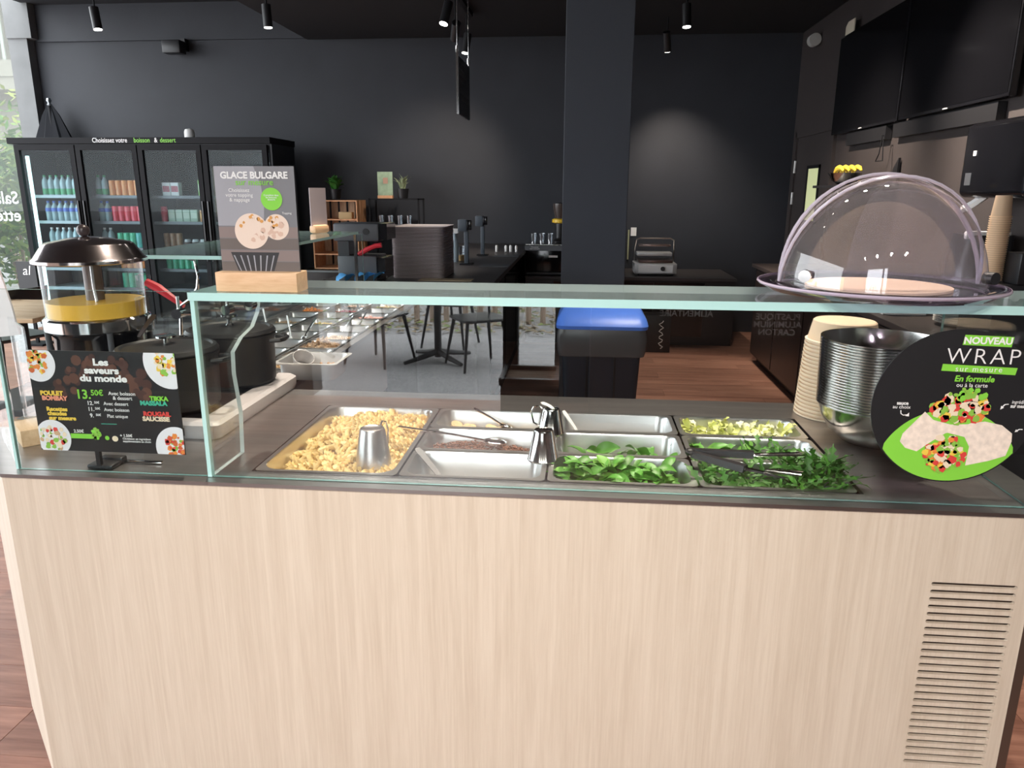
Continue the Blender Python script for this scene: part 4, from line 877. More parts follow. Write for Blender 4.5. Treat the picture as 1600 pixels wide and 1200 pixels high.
# rack with glasses
t = thing('wire_rack', 'black metal frame rack holding drinking glasses', 'rack', (-1.24, 6.5, .702))
for x in (-.26, .26):
    for y in (-.13, .13): MB().box(x-.008, x+.008, y-.008, y+.008, 0, .73).build('post', M_frame, t, 0)
for z in (.715, .44): MB().box(-.268, .268, -.138, .138, z, z+.014).build('shelf', M_frame if z > .5 else mat('pale_tray', (.5, .5, .52), .4), t, 0)
gl = MB().lathe([(0, .004), (.026, .004), (.034, .10), (.0355, .10), (.027, 0), (0, 0)], 16).mesh('drinking_glass', M_glassware, 40)
for k in range(4): tag(link('drinking_glass', gl, None, (-1.40+k*.10, 6.45, 1.157)), ('leftmost drinking glass on the black rack', 'second drinking glass from the left on the black rack', 'third drinking glass from the left on the black rack', 'rightmost drinking glass on the black rack')[k], 'glass', 'glasses on the rack')
t = thing('photo_stand', 'small green poster in a wooden stand on the rack', 'poster stand', (-1.345, 6.45, 1.4315)); MB().box(-.08, .08, -.025, .025, 0, .03).build('block', M_crateo, t, 0); MB().box(-.08, .08, -.004, .004, .03, .27).build('poster', mat('green_poster', (.30, .40, .26), .5, var=.4, vscale=9), t, 0); MB().box(-.02, .03, -.0055, -.004, .15, .21).build('label_print', mat('brown_label', (.45, .26, .18), .5), t, 0)
plant(-1.16, 6.45, 1.4315, 'spiky pale potted succulent on the rack', mat('succulent_green', (.34, .40, .24), .5, rnd=.2), 30, .15, .018, (.5, 1.45))
# small notice on the wall
t = thing('wall_notice', 'small white notice on the wall right of the pillar', 'notice', at(990, 362, 'y', WY-.006)); MB().box(-.03, .03, -.003, .003, -.045, .045).build('card', M_white, t, 0); MB().box(-.06, -.045, -.006, .003, -.30, .02).build('green_strip', mat('olive_strip', (.35, .36, .22), .5), t, 0)
# ---- coffee machine, grinder, grill
t = thing('coffee_machine', 'black coffee machine with glasses on top beside the pillar', 'coffee machine', (.36, 6.32, .6905))
MB().box(-.20, .20, -.27, .20, 0, .30, bev=.006).build('body', M_gloss, t)
MB().box(-.20, .20, -.275, -.27, .245, .295).build('control_panel', M_grey, t, 0); text('Choisissez\nvotre boisson', .018, M_wtext, t, (-.10, -.276, .272))
MB().box(.04, .13, -.285, -.27, .18, .20).build('spout', M_white, t, 0); MB().box(-.18, .18, -.30, -.20, .015, .03).build('drip_grate', M_grey, t, 0); MB().box(.185, .195, -.275, -.27, .03, .28).build('light_strip', M_white, t, 0)
MB().box(-.19, .17, -.25, .10, .30, .308).build('cup_tray', M_polish, t, 0)
for k in range(3): tag(link('drinking_glass', gl, None, (.24+k*.085, 6.18, .9992)), ('left drinking glass on the coffee machine', 'middle drinking glass on the coffee machine', 'right drinking glass on the coffee machine')[k], 'glass', 'glasses on the coffee machine')
t = thing('coffee_grinder', 'dark coffee grinder with a yellow band half hidden by the pillar', 'grinder', (.50, 6.40, .9905))
MB().lathe([(0, 0), (.07, 0), (.075, .02), (.05, .05), (.055, .2), (0, .21)], 20).build('body', M_black, t); MB().lathe([(.06, .20), (.085, .21), (.085, .24), (.06, .25)], 24).build('yellow_band', mat('yellow_plastic', (.80, .50, .02), .4), t); MB().lathe([(.055, .25), (.08, .36), (.08, .40), (0, .41)], 24).build('hopper', mat('smoked_plastic', (.06, .045, .04), .2), t)
t = thing('panini_grill', 'steel panini grill with an open lid on the back counter', 'grill', (1.47, 6.28, .6905))
MB().box(-.21, .21, -.17, .17, .02, .125, bev=.008).build('body', mat('pale_steel', (.62, .63, .64), .35, .6), t); MB().box(-.17, .17, -.174, -.168, .035, .11).build('front_plate', M_white, t, 0)
MB().cyl((.07, -.174, .075), (.07, -.188, .075), .022, seg=20).build('dial', M_black, t)
for sx in (-1, 1): MB().cyl((sx*.17, -.1, 0), (sx*.17, -.1, .02), .015).build('foot', M_black, t)
MB().box(-.17, .17, -.14, .15, .13, .155, bev=.004).build('lower_plate', mat('brown_plate', (.22, .16, .15), .3, 1), t); MB().box(-.18, .17, -.05, .15, .19, .225, bev=.006).build('upper_plate', mat('pale_steel', (.62, .63, .64), .35, .6), t)
MB().box(-.16, .17, .10, .15, .275, .30, bev=.004).build('lid_shell', mat('rosy_steel', (.5, .4, .38), .25, 1), t)
MB().tube([(-.20, .12, .10), (-.20, .08, .26), (-.19, .02, .35), (-.15, 0, .365), (.15, 0, .365), (.19, .02, .345), (.20, .08, .25), (.20, .12, .10)], .007, 8).build('lid_handle', M_steel, t)
# ---- screen stands, bottle, glass on the bar
def stand(x, y, label):
    t = thing('screen_stand', label, 'stand', (x, y, .9455)); MB().box(-.05, .05, -.05, .05, 0, .008).build('foot', M_frame, t, 0); MB().box(-.017, .017, -.017, .017, .008, .27, bev=.003).build('post', mat('slate_metal', (.07, .085, .105), .4), t)
    MB().box(-.06, .01, -.05, .03, .26, .35, bev=.005).build('screen', mat('slate_metal', (.07, .085, .105), .4), t); MB().box(.01, .045, -.045, .0, .27, .345, bev=.004).build('reader', M_gloss, t)
stand(-.185, 4.44, 'nearer slim stand with a boxy screen head on the bar'); stand(-.17, 5.32, 'farther slim stand with a boxy screen head on the bar')
t = thing('spray_bottle', 'white trigger spray bottle behind the tray stack', 'spray bottle', (-.31, 4.62, .9455)); MB().lathe([(0, 0), (.032, 0), (.034, .15), (.015, .20), (.013, .23)], 16).build('body', mat('pale_blue_plastic', (.45, .55, .62), .3), t); MB().box(-.05, .035, -.015, .015, .23, .27, bev=.006).build('trigger_head', M_white, t)
t = thing('drink_glass', 'glass of pale drink standing on the bar', 'glass', (-.275, 4.72, .9455)); MB().lathe([(0, 0), (.036, 0), (.042, .12), (.040, .12), (.034, .004)], 20).build('glass', M_glassware, t); MB().lathe([(.0365, .004), (.039, .05)], 20, cap=(True, True)).build('drink', mat('pale_beer', (.66, .46, .22), .3), t)
for k, (x, l) in enumerate(((-.09, 'leftmost'), (.0, 'second'), (.045, 'third'), (.10, 'rightmost'))):
    t = thing('shaker', '%s small white shaker in the row at the far end of the bar' % l, 'shaker', (x, 5.75, .9455), group='small white shakers'); MB().lathe([(0, 0), (.012, 0), (.014, .05), (.009, .06), (0, .062)], 12).build('body', M_white, t)
# ---- stack of trays
tm = MB().loft([rrect(-.17, .17, -.22, .22, .04, 0), rrect(-.178, .178, -.228, .228, .045, .009), rrect(-.173, .173, -.223, .223, .042, .009), rrect(-.166, .166, -.216, .216, .04, .003)], cap=(True, True)).mesh('serving_tray', M_tray, 40)
for k in range(34):
    l = 'mauve grey tray on top of the tall tray stack' if k == 33 else ('mauve grey tray at the bottom of the tall tray stack' if k == 0 else 'mauve grey tray within the tall tray stack')
    tag(link('serving_tray', tm, None, (-.355+R.uniform(-.001, .001), 3.62, .946+k*.0099)), l, 'tray', 'stacked grey trays')
# ---- grey slicer
t = thing('grey_slicer', 'dark grey hinged kitchen machine beside the tray stack', 'kitchen machine', (-.67, 3.22, .9455))
MB().box(-.13, .12, -.12, .12, .0, .17, bev=.006).build('base', M_grey, t); MB().box(-.15, .14, -.12, .12, .26, .37, bev=.012).build('head', M_grey, t); MB().box(.14, .19, -.11, .11, .27, .37).build('head_end', M_gloss, t, 0); MB().box(.12, .17, -.11, .11, .03, .16).build('base_end', M_gloss, t, 0)
MB().box(-.13, -.06, -.10, .10, .17, .27).build('column', M_dkgrey, t, 0); MB().cyl((.06, -.125, .32), (.06, -.12, .32), .02).build('hinge', M_black, t)
t = thing('red_grip', 'red plastic strip lying on the grey kitchen machine', 'strip', (-.63, 3.16, 1.12)); MB().tube([(-.05, 0, .0), (.0, 0, .03), (.06, 0, .055), (.10, 0, .06)], .016, 8).build('strip', mat('red_plastic', (.72, .04, .06), .35), t)
for k in range(5):
    tag(link('blue_cloth', leaf_mesh('blue_cloth', .085, .06, mat('blue_cloth', (.09, .36, .72), .6, rnd=.25), .5, .06, 30+k), None, (-.80+k*.06, 3.05, .952+.004*k), (R.uniform(-.5, .5), -.5, R.uniform(-.6, .6))), ('leftmost', 'second', 'third', 'fourth', 'rightmost')[k]+' crumpled blue glove in front of the grey machine', 'glove', 'blue gloves')
# ---- narrow white card on the wing shelf
t = thing('narrow_card', 'narrow mauve card in an oak base on the far wing shelf', 'sign holder', (-.56, 2.12, 1.3095), 1.15); MB().box(-.05, .05, -.022, .022, 0, .04, bev=.012).build('base', M_oak, t); MB().box(-.055, .055, -.002, .002, .035, .215).build('card', mat('mauve_card', (.46, .40, .42), .5), t, 0)
# ---- bin in the staff area
t = thing('waste_bin', 'dark navy waste bin with a blue lid and a clear bag', 'waste bin', (.853, 2.95, 0))
M_navy = mat('navy_plastic', (.022, .032, .05), .45)
MB().loft([rrect(-.20, .20, -.17, .17, .04, 0), rrect(-.235, .235, -.20, .20, .05, .70), rrect(-.25, .25, -.215, .215, .05, .72), rrect(-.25, .25, -.215, .215, .05, .745)], cap=(True, True)).build('body', M_navy, t)
for x in (-.08, .08): MB().box(x-.006, x+.006, -.204, -.19, .05, .66).build('rib', M_black, t, 0)
MB().loft([rrect(-.262, .262, -.225, .225, .05, .745), rrect(-.266, .266, -.229, .229, .05, .765), rrect(-.255, .255, -.20, .22, .05, .80), rrect(-.225, .225, -.06, .19, .05, .845)], cap=(True, True)).build('lid', mat('blue_lid', (.10, .26, .95), .4), t)
MB().loft([rrect(-.254, .254, -.219, .219, .05, .744), rrect(-.262, .262, -.228, .228, .05, .70), rrect(-.258, .258, -.226, .226, .05, .62), rrect(-.25, .25, -.215, .215, .05, .585)]).build('bag', mat('grey_bag_film', (.10, .10, .105), .25), t)
t = thing('black_box', 'black box with white script on its side below the back counter', 'box', (1.46, 5.80, 0)); MB().box(-.14, .14, -.12, .12, 0, .36, bev=.005).build('box', M_black, t)
MB().tube([(.05+.022*math.sin(k*1.7), -.122, .04+k*.017) for k in range(17)], .004, 5).build('script_print', M_wtext, t)

# ================================================================== right wall
def tv(y0, y1, label):
    t = thing('wall_screen', label, 'television', (XR-.05, (y0+y1)/2, 1.985)); h = (y1-y0)/2
    MB().box(-.02, .02, -h, h, 0, .77, bev=.003).build('housing', M_gloss, t); MB().box(-.022, -.0195, -h+.012, h-.012, .018, .758).build('screen', mat('screen_black', (.004, .004, .005), .12, spec=.2), t, 0)
    MB().box(.02, .049, -h*.6, h*.6, .2, .5).build('mount', M_black, t, 0); MB().box(-.023, -.02, -.03, .03, .004, .010).build('badge_print', M_white, t, 0)
tv(4.06, 5.44, 'large black switched-off screen nearer the door'); tv(2.67, 4.03, 'large black switched-off screen nearer the towel dispenser')
t = thing('screen_rail', 'black rail under the two wall screens', 'rail', (XR-.03, 4.0, 1.88)); MB().box(-.02, .025, -1.2, .15, 0, .095).build('rail', M_black, t, 0); MB().box(-.02, .025, .28, 1.10, 0, .095).build('rail', M_black, t, 0)
t = thing('wall_sensor', 'white round wall sensor above the door', 'sensor', (XR-.06, 6.32, 2.89)); MB().cyl((0, 0, 0), (0, -.09, 0), .055, seg=20).build('body', mat('pale_grey_plastic', (.5, .5, .48), .5), t); MB().cyl((0, 0, 0), (.058, 0, 0), .02).build('bracket', M_black, t)
t = thing('beige_tag', 'beige card stuck above the far screen', 'card', (XR-.055, 5.28, 2.757)); MB().prism([(-.10, .0), (.10, .0), (.10, .07), (.05, .10), (-.10, .10)], -.004, .004, 'x').build('card', mat('beige_card', (.62, .56, .44), .6), t, 0)
t = thing('wire_hanger', 'twisted wire hanger hanging below the screens', 'hanger', (XR-.08, 4.22, 1.90)); MB().tube([(0, 0, .0), (0, .03, .01), (0, .035, -.05), (0, .05, -.12), (0, .10, -.17), (0, -.03, -.17), (0, -.01, -.08), (0, .0, -.02)], .004, 6).build('wire', M_frame, t)
t = thing('wall_shelf', 'small black wall shelf behind the dome', 'shelf', (XR-.16, 4.5, 1.545)); MB().box(-.16, .155, -.45, .45, 0, .02).build('board', M_black, t, 0); MB().prism([(-.45, .02), (-.45, .20), (-.25, .02)], .135, .15, 'x').build('bracket', M_black, t, 0)
t = thing('fruit_bowl', 'steel fruit bowl on the wall shelf', 'bowl', (2.66, 4.45, 1.566)); MB().lathe([(.04, 0), (.09, .03), (.12, .085), (.115, .085), (.086, .034), (0, .006)], 28, cap=(True, False)).build('bowl', M_bowl, t)
for k in range(4):
    tag(MB().tube([(2.60+.03*k, 4.41-.035*k+.10*math.cos(a)-.02, 1.635+.055*math.sin(a)) for a in (0, .5, 1.0, 1.5, 2.0, 2.6)], [.006, .016, .019, .019, .015, .006], 8).build('banana', mat('banana_yellow', (.80, .58, .05), .5, var=.1), None), ('nearest', 'second', 'third', 'farthest')[k]+' yellow banana in the fruit bowl', 'banana', 'bananas')
t = thing('towel_dispenser', 'large glossy black paper towel dispenser on the right wall', 'towel dispenser', (XR-.01, 2.36, 1.49))
MB().box(-.24, 0, -.31, .31, 0, .36, bev=.035, seg=4).build('housing', M_gloss, t); MB().box(-.243, -.238, .18, .24, .06, .12).build('latch', M_grey, t, 0); MB().box(-.243, -.239, .16, .19, .20, .225).build('logo_print', M_white, t, 0)
MB().tube([(-.15, .2, .01), (-.18, .24, -.03), (-.20, .30, -.06)], .02, 6).build('paper', M_white, t)
t = thing('napkin_dispenser', 'black dispenser with a white paper edge below the towel unit', 'dispenser', (2.73, 2.52, .8905)); MB().loft([rrect(-.12, .12, -.10, .10, .03, 0), rrect(-.12, .12, -.10, .10, .03, .30), rrect(-.10, .12, -.10, .10, .03, .42)], cap=(True, True)).build('body', M_black, t); MB().box(-.115, .10, -.09, -.06, .40, .44, bev=.01).build('paper', M_white, t)  # napkin dispenser with its paper edge showing
t = thing('cup_holder', 'black cup holder with a white button on the right counter', 'cup holder', (2.56, 1.93, .8905)); MB().box(-.10, .20, -.14, .14, 0, .25, bev=.006).build('box', M_black, t); MB().box(-.02, .20, -.14, -.02, .25, .38, bev=.006).build('tower', M_black, t); MB().cyl((-.02, -.141, .20), (-.02, -.148, .20), .018, seg=16).build('button', M_white, t)
cm = MB().lathe([(0, .09), (.031, .09), (.0385, .004)], 24, mi=1).lathe([(.0385, .004), (.0425, .004), (.0425, -.0005), (.037, -.0005), (.030, .086), (0, .086)], 24, mi=0).mesh('paper_cup', [mat('kraft_cup_rim', (.74, .52, .32), .6), M_kraft], 40)
for k in range(30):
    tag(link('paper_cup', cm, None, (2.505, 1.93, 1.147+k*.0092)), 'kraft paper cup on top of the cup stack' if k == 29 else ('kraft paper cup at the bottom of the cup stack' if k == 0 else 'kraft paper cup within the tall cup stack'), 'cup', 'stacked kraft cups')
pl = MB().lathe([(0, 0), (.07, 0), (.12, .018), (.122, .018), (.072, -.003), (0, -.003)], 36).mesh('white_plate', mat('white_china', (.80, .78, .76), .25), 40)
for k in range(14): tag(link('white_plate', pl, None, (2.56, 2.24, .895+k*.010)), 'white plate on top of the plate stack' if k == 13 else ('white plate at the bottom of the plate stack' if k == 0 else 'white plate within the plate stack'), 'plate', 'stacked white plates')
sl = MB().box(-.11, .11, -.08, .08, 0, .012, bev=.003).mesh('serving_board', mat('pale_board', (.70, .66, .66), .4), 0)
for k in range(5): tag(link('serving_board', sl, None, (2.42, 2.62, .8905+k*.024), (0, .02*(k % 2), .05*k)), ('bottom', 'second lowest', 'middle', 'second highest', 'top')[k]+' pale board in the small stack behind the steel bowls', 'board', 'stacked pale boards')
t = thing('grey_case', 'dark grey case behind the kraft bowls', 'case', (2.42, 3.05, .8905)); MB().box(-.12, .12, -.14, .14, 0, .13, bev=.006).build('case', M_dkgrey, t)

# ================================================================== hanging sign, spot lamps
t = thing('hanging_sign', 'narrow black sign hanging on a steel rod from the ceiling', 'sign', (-.165, 4.25, 2.04)); MB().box(-.006, .006, -.27, .27, 0, .38).build('board', M_black, t, 0); MB().box(-.008, .008, -.276, -.268, -.005, .42).build('edge_rod', M_polish, t, 0)
for y in (-.265, .265): MB().cyl((0, y, .38), (0, y, CZ-2.07), .004).build('cable', M_polish, t); MB().cyl((0, y, .40), (0, y, .44), .012).build('clamp', M_polish, t)
for k, zz in enumerate((.30, .22, .10)): MB().box(.0062, .0075, -.2, .0+.1*k, zz, zz+.04).build('faint_print', mat('dark_print', (.05, .05, .055), .6), t, 0)
def spot(x, y, z, aim, power, label, size=50, col=(1, .86, .72), blend=.6):
    d = (Vector(aim)-Vector((x, y, z))).normalized(); t = thing('spot_lamp', label, 'lamp', (x, y, z))
    q = d.to_track_quat('-Z', 'Y'); b0 = -d*.085
    MB().cyl(-d*.17, Vector((0, 0, 0)), .036, seg=20).build('body', M_black, t)
    MB().cyl(Vector((0, 0, 0)), d*.003, .031, seg=20).build('lens', M_lens, t)
    MB().cyl(b0, (b0.x, b0.y, (CZ-.03 if x+b0.x > CX else 3.45)-z), .007, seg=8).build('stem', M_frame, t)
    ld = bpy.data.lights.new('spot_light', 'SPOT'); ld.energy = power; ld.spot_size = math.radians(size); ld.spot_blend = blend; ld.color = col; ld.shadow_soft_size = .03
    lo = bpy.data.objects.new('spot_light', ld); COL.objects.link(lo); lo.parent = t; lo.location = d*.012; lo.rotation_mode = 'QUATERNION'; lo.rotation_quaternion = q
P = at
def sp(px, py, z, aim, pw, label, **k): p = P(px, py, 'z', z); spot(p.x, p.y, p.z, aim, pw, label, **k)
sp(153, 46, 2.78, (-2.9, 4.6, 0), 60, 'black spot lamp above the drinks cooler'); sp(419, 43, 2.78, (-1.75, 4.8, 0), 60, 'black spot lamp left of the lamp cluster')
sp(693, 37, 2.74, (-.75, 4.0, .9), 60, 'nearest spot lamp of the cluster above the bar'); sp(710, 61, 2.74, (-.9, 6.9, 1.5), 75, 'middle spot lamp of the cluster above the bar', size=60, blend=1); sp(727, 83, 2.74, (-.65, 5.6, .9), 50, 'farthest spot lamp of the cluster above the bar')
sp(1073, 42, 2.78, (1.65, 4.75, 0), 130, 'higher spot lamp right of the pillar'); sp(1043, 80, 2.78, (1.75, 6.9, 1.2), 90, 'lower spot lamp right of the pillar', size=75, blend=1)
CL_ = ((-.35, 'over the pots'), (.25, 'over the pasta'), (.75, 'over the lentils'), (1.2, 'over the green leaves'), (1.62, 'over the bowls'))
for x, l in CL_: spot(x, .95, 2.86, (x, .28, .9), SPOT_W, 'black ceiling spot lamp aimed down '+l, size=62, blend=.8)
for y in (1.5, 2.1): spot(-.35, y+.4, 2.86, (-.5, y, .9), SPOT_W*1.5, 'black ceiling spot lamp over the %s topping pans' % ('near' if y < 2 else 'far'), size=60, blend=.8)
spot(1.9, 3.2, 2.86, (2.9, 2.7, 1.5), 300, 'black ceiling spot lamp aimed at the right wall', size=80, blend=1); spot(1.7, 3.9, 2.86, (2.9, 4.6, 1.3), 260, 'black ceiling spot lamp aimed at the wall beside the door', size=70, blend=1); spot(1.25, 2.85, 2.86, (1.2, 3.05, 0), 150, 'added fill spot lamp over the waste bin', size=52, blend=1)  # the lamp over the bin is added to brighten its lid and the floor
for x, l in ((-.5, 'left end'), (.25, 'left middle'), (1.0, 'right middle'), (1.75, 'right end')): spot(x, -2.3, 2.86, (x*.9+.05, -.07, .42), 74, 'added fill spot lamp aimed at the %s of the counter front' % l, size=75, blend=1, col=(1, .92, .84))  # unseen lamps added to warm and brighten the counter front
t = thing('lamp_track', 'black ceiling track of the lamp cluster', 'track', (-.33, 5.0, CZ-.035)); MB().box(-.02, .02, -1.0, .8, -.03, .004).build('rail', M_frame, t, 0)
# ================================================================== dining tables left, terrace, outside
def dining_chair_parts(t, m=M_black):
    s = MB(); s.loft([rrect(-.21, .21, -.21, .20, .06, .44), rrect(-.225, .225, -.225, .215, .07, .455), rrect(-.22, .22, -.22, .21, .07, .465)], cap=(True, True)); s.build('seat', m, t)
    b = MB(); lp = []
    for k in range(9):
        a = -1.15+2.3*k/8; x = .235*math.sin(a); y = .23-.06*(1-math.cos(a))*2; lp.append([(x, y-.006, .60), (x, y+.006, .60), (x*.98, y+.04, .82), (x*.98, y+.028, .82)])
    b.loft(lp, cap=(True, True)).build('backrest', m, t)
    for sx in (-1, 1): MB().tube([(sx*.19, .17, .45), (sx*.19, .20, .62)], .012, 8).build('back_post', m, t)
    for sx in (-1, 1):
        for sy in (-1, 1): MB().tube([(sx*.17, sy*.16, .45), (sx*.235, sy*.235, 0)], [.018, .012], 8).build('leg', m, t)
ch0 = thing('dining_chair', 'black plastic chair beside the wooden table left of the counter', 'chair', (-2.3, 3.5, 0), 2.6); dining_chair_parts(ch0)
copy_tree(ch0, None, 'black plastic chair on the far side of the left wooden table', (-3.5, 3.6, 0), -1.9)
def table(loc, label, topm):
    t = thing('pedestal_table', label, 'table', loc); MB().box(-.38, .38, -.38, .38, .725, .755, bev=.004).build('tabletop', topm, t); MB().cyl((0, 0, .03), (0, 0, .725), .035).build('column', M_black, t)
    for k in range(4):
        a = PI/4+k*PI/2; MB().tube([(.02*math.cos(a), .02*math.sin(a), .08), (.2*math.cos(a), .2*math.sin(a), .045), (.38*math.cos(a), .38*math.sin(a), .018)], [.03, .025, .018], 8).build('foot', M_black, t)
    return t
table((-2.95, 3.05, 0), 'square wooden pedestal table left of the counter', M_oak)
# terrace behind the photographer, mirrored in the front glass
GZ = -.064
for x, y, rz, l in ((-.20, -5.28, 2.6, 'rightmost black terrace chair'), (-1.15, -5.35, .4, 'leftmost black terrace chair'), (-.62, -6.2, .2, 'black terrace chair nearest the fence')):
    copy_tree(ch0, None, l+' outside on the asphalt', (x, y, GZ), rz)
table((-.62, -5.5, GZ), 'right black pedestal table on the terrace', M_dkgrey); table((-1.9, -5.7, GZ), 'left black pedestal table on the terrace', M_dkgrey)
fn = thing('stake_fence', 'brown wooden stake fence at the edge of the terrace', 'fence', (-1.5, -7.6, GZ))
st = MB().lathe([(.0, 0), (.035, 0), (.032, 1.5), (.0, 1.55)], 7).mesh('stake', M_bamboo, 40)
for k in range(52): link('stake', st, fn, (-5+k*.2+R.uniform(-.02, .02), R.uniform(-.02, .02), 0), (R.uniform(-.02, .02), R.uniform(-.02, .02), R.random()*6), (1, 1, R.uniform(.9, 1.1)))
M_dry = mat('dry_leaves', (.36, .29, .19), .8, var=.4, vscale=30); M_dryg = mat('green_litter', (.25, .31, .10), .8)
b = MB()
for k in range(2600):
    x = R.uniform(-6.5, 3.5); y = R.uniform(-9.2, -6.75); s = R.uniform(.03, .07); a = R.random()*6; z = GZ+.012+R.uniform(0, .05)+max(0, -7.6-y)*.10
    b.face([(x+s*math.cos(a), y+s*math.sin(a), z), (x-s*.5*math.sin(a), y+s*.5*math.cos(a), z+.02), (x-s*math.cos(a), y-s*math.sin(a), z), (x+s*.5*math.sin(a), y-s*.5*math.cos(a), z+.01)], 0 if R.random() < .75 else 1)
tag(b.build('leaf_litter', [M_dry, M_dryg], None, 0), 'dry leaves along the fence at the terrace edge', 'leaf litter', kind='stuff')
def shrub(x, y, z, h, w, label, cols, n=900, sz=.09):
    t = thing('shrub', label, 'shrub', (x, y, z)); b = MB()
    for k in range(n):
        u, v = R.random()*2*PI, math.acos(R.uniform(-1, 1)); rr = R.random()**.4; p = Vector((w*rr*math.sin(v)*math.cos(u), w*rr*math.sin(v)*math.sin(u), h*.55+h*.45*rr*math.cos(v)))
        a = Vector((R.uniform(-1, 1), R.uniform(-1, 1), R.uniform(-.6, .6))).normalized()*sz; c = a.orthogonal().normalized()*sz*.28
        b.face([p-a, p+c, p+a, p-c], R.randrange(len(cols)))
    tag(b.build('foliage', cols, t, 0), kind='stuff')
    for k in range(3): MB().tube([(0, 0, 0), (w*.2*math.cos(k*2.1), w*.2*math.sin(k*2.1), h*.4), (w*.4*math.cos(k*2.1), w*.4*math.sin(k*2.1), h*.7)], [.03, .02, .01], 6).build('stem', M_bamboo, t)
LG = [mat('foliage_green', (.11, .26, .045), .6), mat('foliage_lime', (.26, .40, .08), .6), mat('foliage_dark', (.05, .15, .03), .6)]
for k, x in enumerate((-5.0, -2.7, -.4, 1.9)): shrub(x, -9.2, GZ, 2.2, 1.0, ('leftmost', 'second', 'third', 'rightmost')[k]+' green shrub beyond the terrace fence', LG, 500)
shrub(-7.0, 8.3, GZ, 2.4, .85, 'leafy green shrub outside the left window', LG, 1500, .10); shrub(-8.6, 10.2, GZ, 3.2, 1.1, 'taller yellowish shrub farther out of the left window', [LG[1], LG[0], mat('foliage_yellow', (.40, .44, .12), .6)], 900, .10)
# apartment building seen through the left window
bd = thing('apartment_building', 'beige apartment building with a yellow slatted balcony outside', 'building', (-17, 22, GZ)); M_bei = mat('beige_render', (.42, .39, .33), .9, var=.05, vscale=2)
MB().box(-9, 8, 0, 6, 0, 14).build('wall', M_bei, bd, 0); MB().box(-9, 8, -1.6, 0, 4.4, 4.75).build('balcony_slab', M_bei, bd, 0); MB().box(-9, 8, -1.65, -1.6, 4.75, 5.2).build('balcony_parapet', M_bei, bd, 0)
M_slat = mat('pale_slat', (.55, .58, .52), .7); M_ysl = mat('yellow_slat', (.75, .62, .06), .6); M_gsl = mat('green_slat', (.30, .48, .32), .6)
for k in range(60): MB().box(-8.9+k*.28, -8.9+k*.28+.09, -1.64, -1.6, 5.2, 6.8).build('slat', (M_ysl, M_slat, M_gsl, M_slat, M_ysl, M_slat)[k % 6], bd, 0)
MB().box(-9, 8, -1.66, -1.58, 6.75, 6.9).build('railing', M_slat, bd, 0); MB().box(-9, 8, -1.6, 0, 7.6, 7.9).build('balcony_slab', M_bei, bd, 0)
for k in range(6):
    w_ = MB().box(-8+k*2.7, -6.4+k*2.7, -.03, .02, 5.0, 7.2).build('window', mat('brown_shutter', (.10, .075, .065), .6), bd, 0); MB().box(-7.9+k*2.7, -7.25+k*2.7, -.05, -.03, 5.1, 7.1).build('pane', M_gloss, w_, 0)
    w_ = MB().box(-8+k*2.7, -6.4+k*2.7, -.03, .02, 1.0, 3.2).build('window', mat('brown_shutter', (.10, .075, .065), .6), bd, 0); MB().box(-7.9+k*2.7, -7.25+k*2.7, -.05, -.03, 1.1, 3.1).build('pane', M_gloss, w_, 0)
# dark sorting cabinet behind the photographer
sc = thing('sorting_cabinet', 'dark waste sorting cabinet with white lettering opposite the counter', 'cabinet', (1.75, -3.55, 0)); MB().box(-.95, 1.0, -.30, .18, .08, 1.15, bev=.004).build('body', mat('dark_brown_door', (.03, .02, .018), .35), sc); MB().box(-.9, .95, -.28, .12, 0, .08).build('plinth', M_black, sc, 0)
for s, x, z in (('ALIMENTAIRE', -.35, .76), ('PLASTIQUE\nALUMINIUM\nCARTON', .22, .70)): text(s, .055, M_wtext, sc, (x, .1825, z), rot=(PI/2, 0, PI), bold=.01)

t = thing('planter_box', 'low black planter box inside the facade opening', 'planter', (.40, -3.55, 0)); MB().box(-.19, .19, -.2, .2, 0, .26, bev=.004).box(-.20, .20, -.21, -.18, .26, .31).box(-.20, .20, .18, .21, .26, .31).box(-.20, -.17, -.18, .18, .26, .31).box(.17, .20, -.18, .18, .26, .31).build('box', M_black, t); MB().box(-.17, .17, -.18, .18, .26, .28).build('soil', mat('dry_soil', (.16, .10, .06), .9, var=.4, vscale=40), t, 0)
p = at(42, 423, 'y', 5.4); t = thing('chalk_board', 'small black board with white script left of the cooler', 'board', (p.x, p.y, 0)); MB().box(-.10, .10, -.01, .01, p.z-.30, p.z+.09).build('board', M_blackp, t, 0); MB().box(-.015, .015, -.01, .01, .02, p.z-.29).build('post', M_frame, t, 0); MB().box(-.12, .12, -.1, .1, 0, .02).build('foot', M_frame, t, 0); text('al', .13, M_wtext, t, (0, -.0112, p.z), shear=.2)

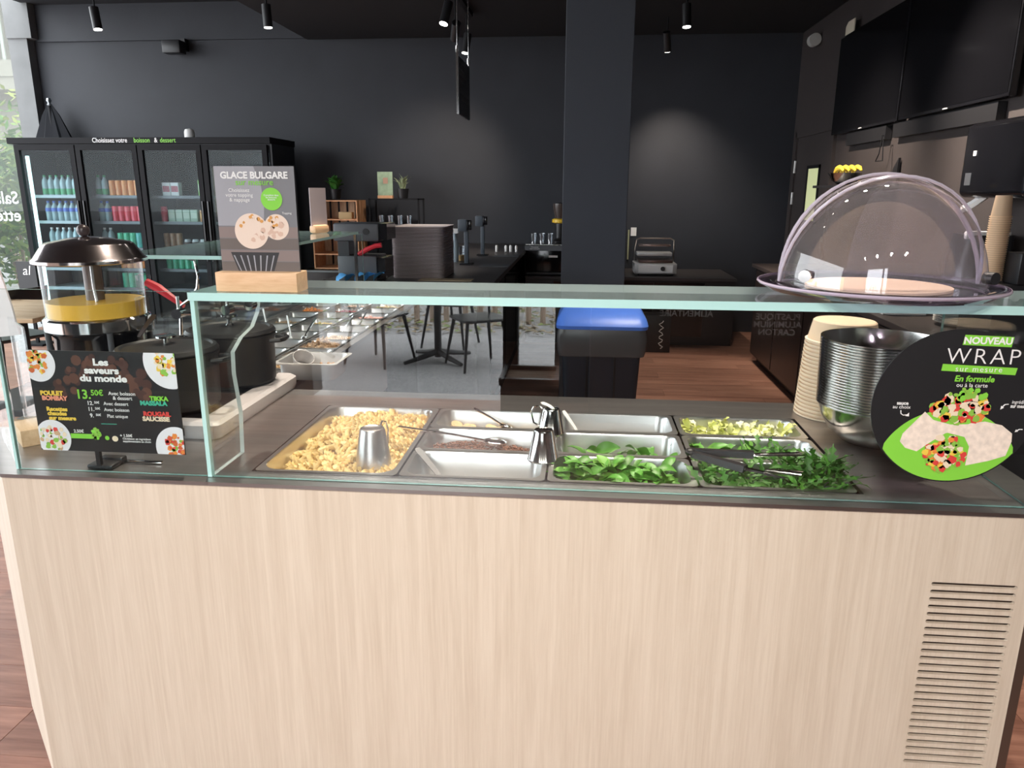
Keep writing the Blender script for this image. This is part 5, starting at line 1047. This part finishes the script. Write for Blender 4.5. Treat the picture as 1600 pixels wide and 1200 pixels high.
# ------------------------------------------------------------------ things in rows and stacks are told apart by their place
def nth(i):
    w_ = ('first', 'second', 'third', 'fourth', 'fifth', 'sixth', 'seventh', 'eighth', 'ninth', 'tenth')
    return w_[i] if i < 10 else '%d%s' % (i+1, {1: 'st', 2: 'nd', 3: 'rd'}.get((i+1) % 10 if (i+1)//10 != 1 else 0, 'th'))
def number(group, fmt, down=False):
    ob = [o for o in COL.objects if o.get('group') == group and o.parent is None]; n = len(ob)
    for i, o in enumerate(ob):
        k = n-1-i if down else i
        if n > 1: o['label'] = fmt % nth(k)
number('stacked grey trays', 'mauve grey tray, %s from the top of the tall tray stack', True)
number('stacked kraft cups', 'kraft paper cup, %s from the top of the tall cup stack', True)
number('upturned kraft bowls', 'upturned kraft paper bowl, %s from the top of its stack', True)
number('nested steel bowls', 'steel mixing bowl, %s from the top of the nested stack', True)
number('stacked white plates', 'white plate, %s from the top of the plate stack', True)
for row, what in (('top', 'green labelled water bottle'), ('second', 'blue labelled water bottle'), ('third', 'curvy clear bottle')):
    number('bottles on the %s shelf of the left door' % row, what+', %s from the left, '+row+' shelf behind the left cooler door')
    number('bottles on the %s shelf of the second door' % row, what+', %s from the left, '+row+' shelf behind the second cooler door')
for g, f in (('orange cans', 'orange drink can, %s from the left, top shelf of the second cooler door'), ('red cans', 'red drink can, %s from the left, second shelf of the second cooler door'), ('green cans', 'green drink can, %s from the left, third shelf of the second cooler door'), ('teal cans', 'teal drink can, %s from the left, third shelf of the second cooler door'),
             ('low orange cans', 'orange drink can, %s from the left, fourth shelf of the second cooler door'), ('low green cans', 'green drink can, %s from the left, lowest shelf of the second cooler door'), ('brown cans', 'brown drink can, %s from the left, third shelf of the third cooler door'), ('green cans of the third door', 'green drink can, %s from the left, fourth shelf of the third cooler door'),
             ('white dessert cups', 'white and red dessert cup, %s from the left behind the third cooler door'), ('pale green cartons', 'pale green carton, %s from the left behind the third cooler door'), ('amber cartons', 'amber carton, %s from the left behind the third cooler door'), ('dark dessert pots', 'dark dessert pot, %s from the left behind the third cooler door')):
    number(g, f)
for l in ('top', 'second', 'third'): number('salad boxes on the %s shelf' % l, 'clear salad box, %s from the left, '+l+' shelf behind the right cooler door')
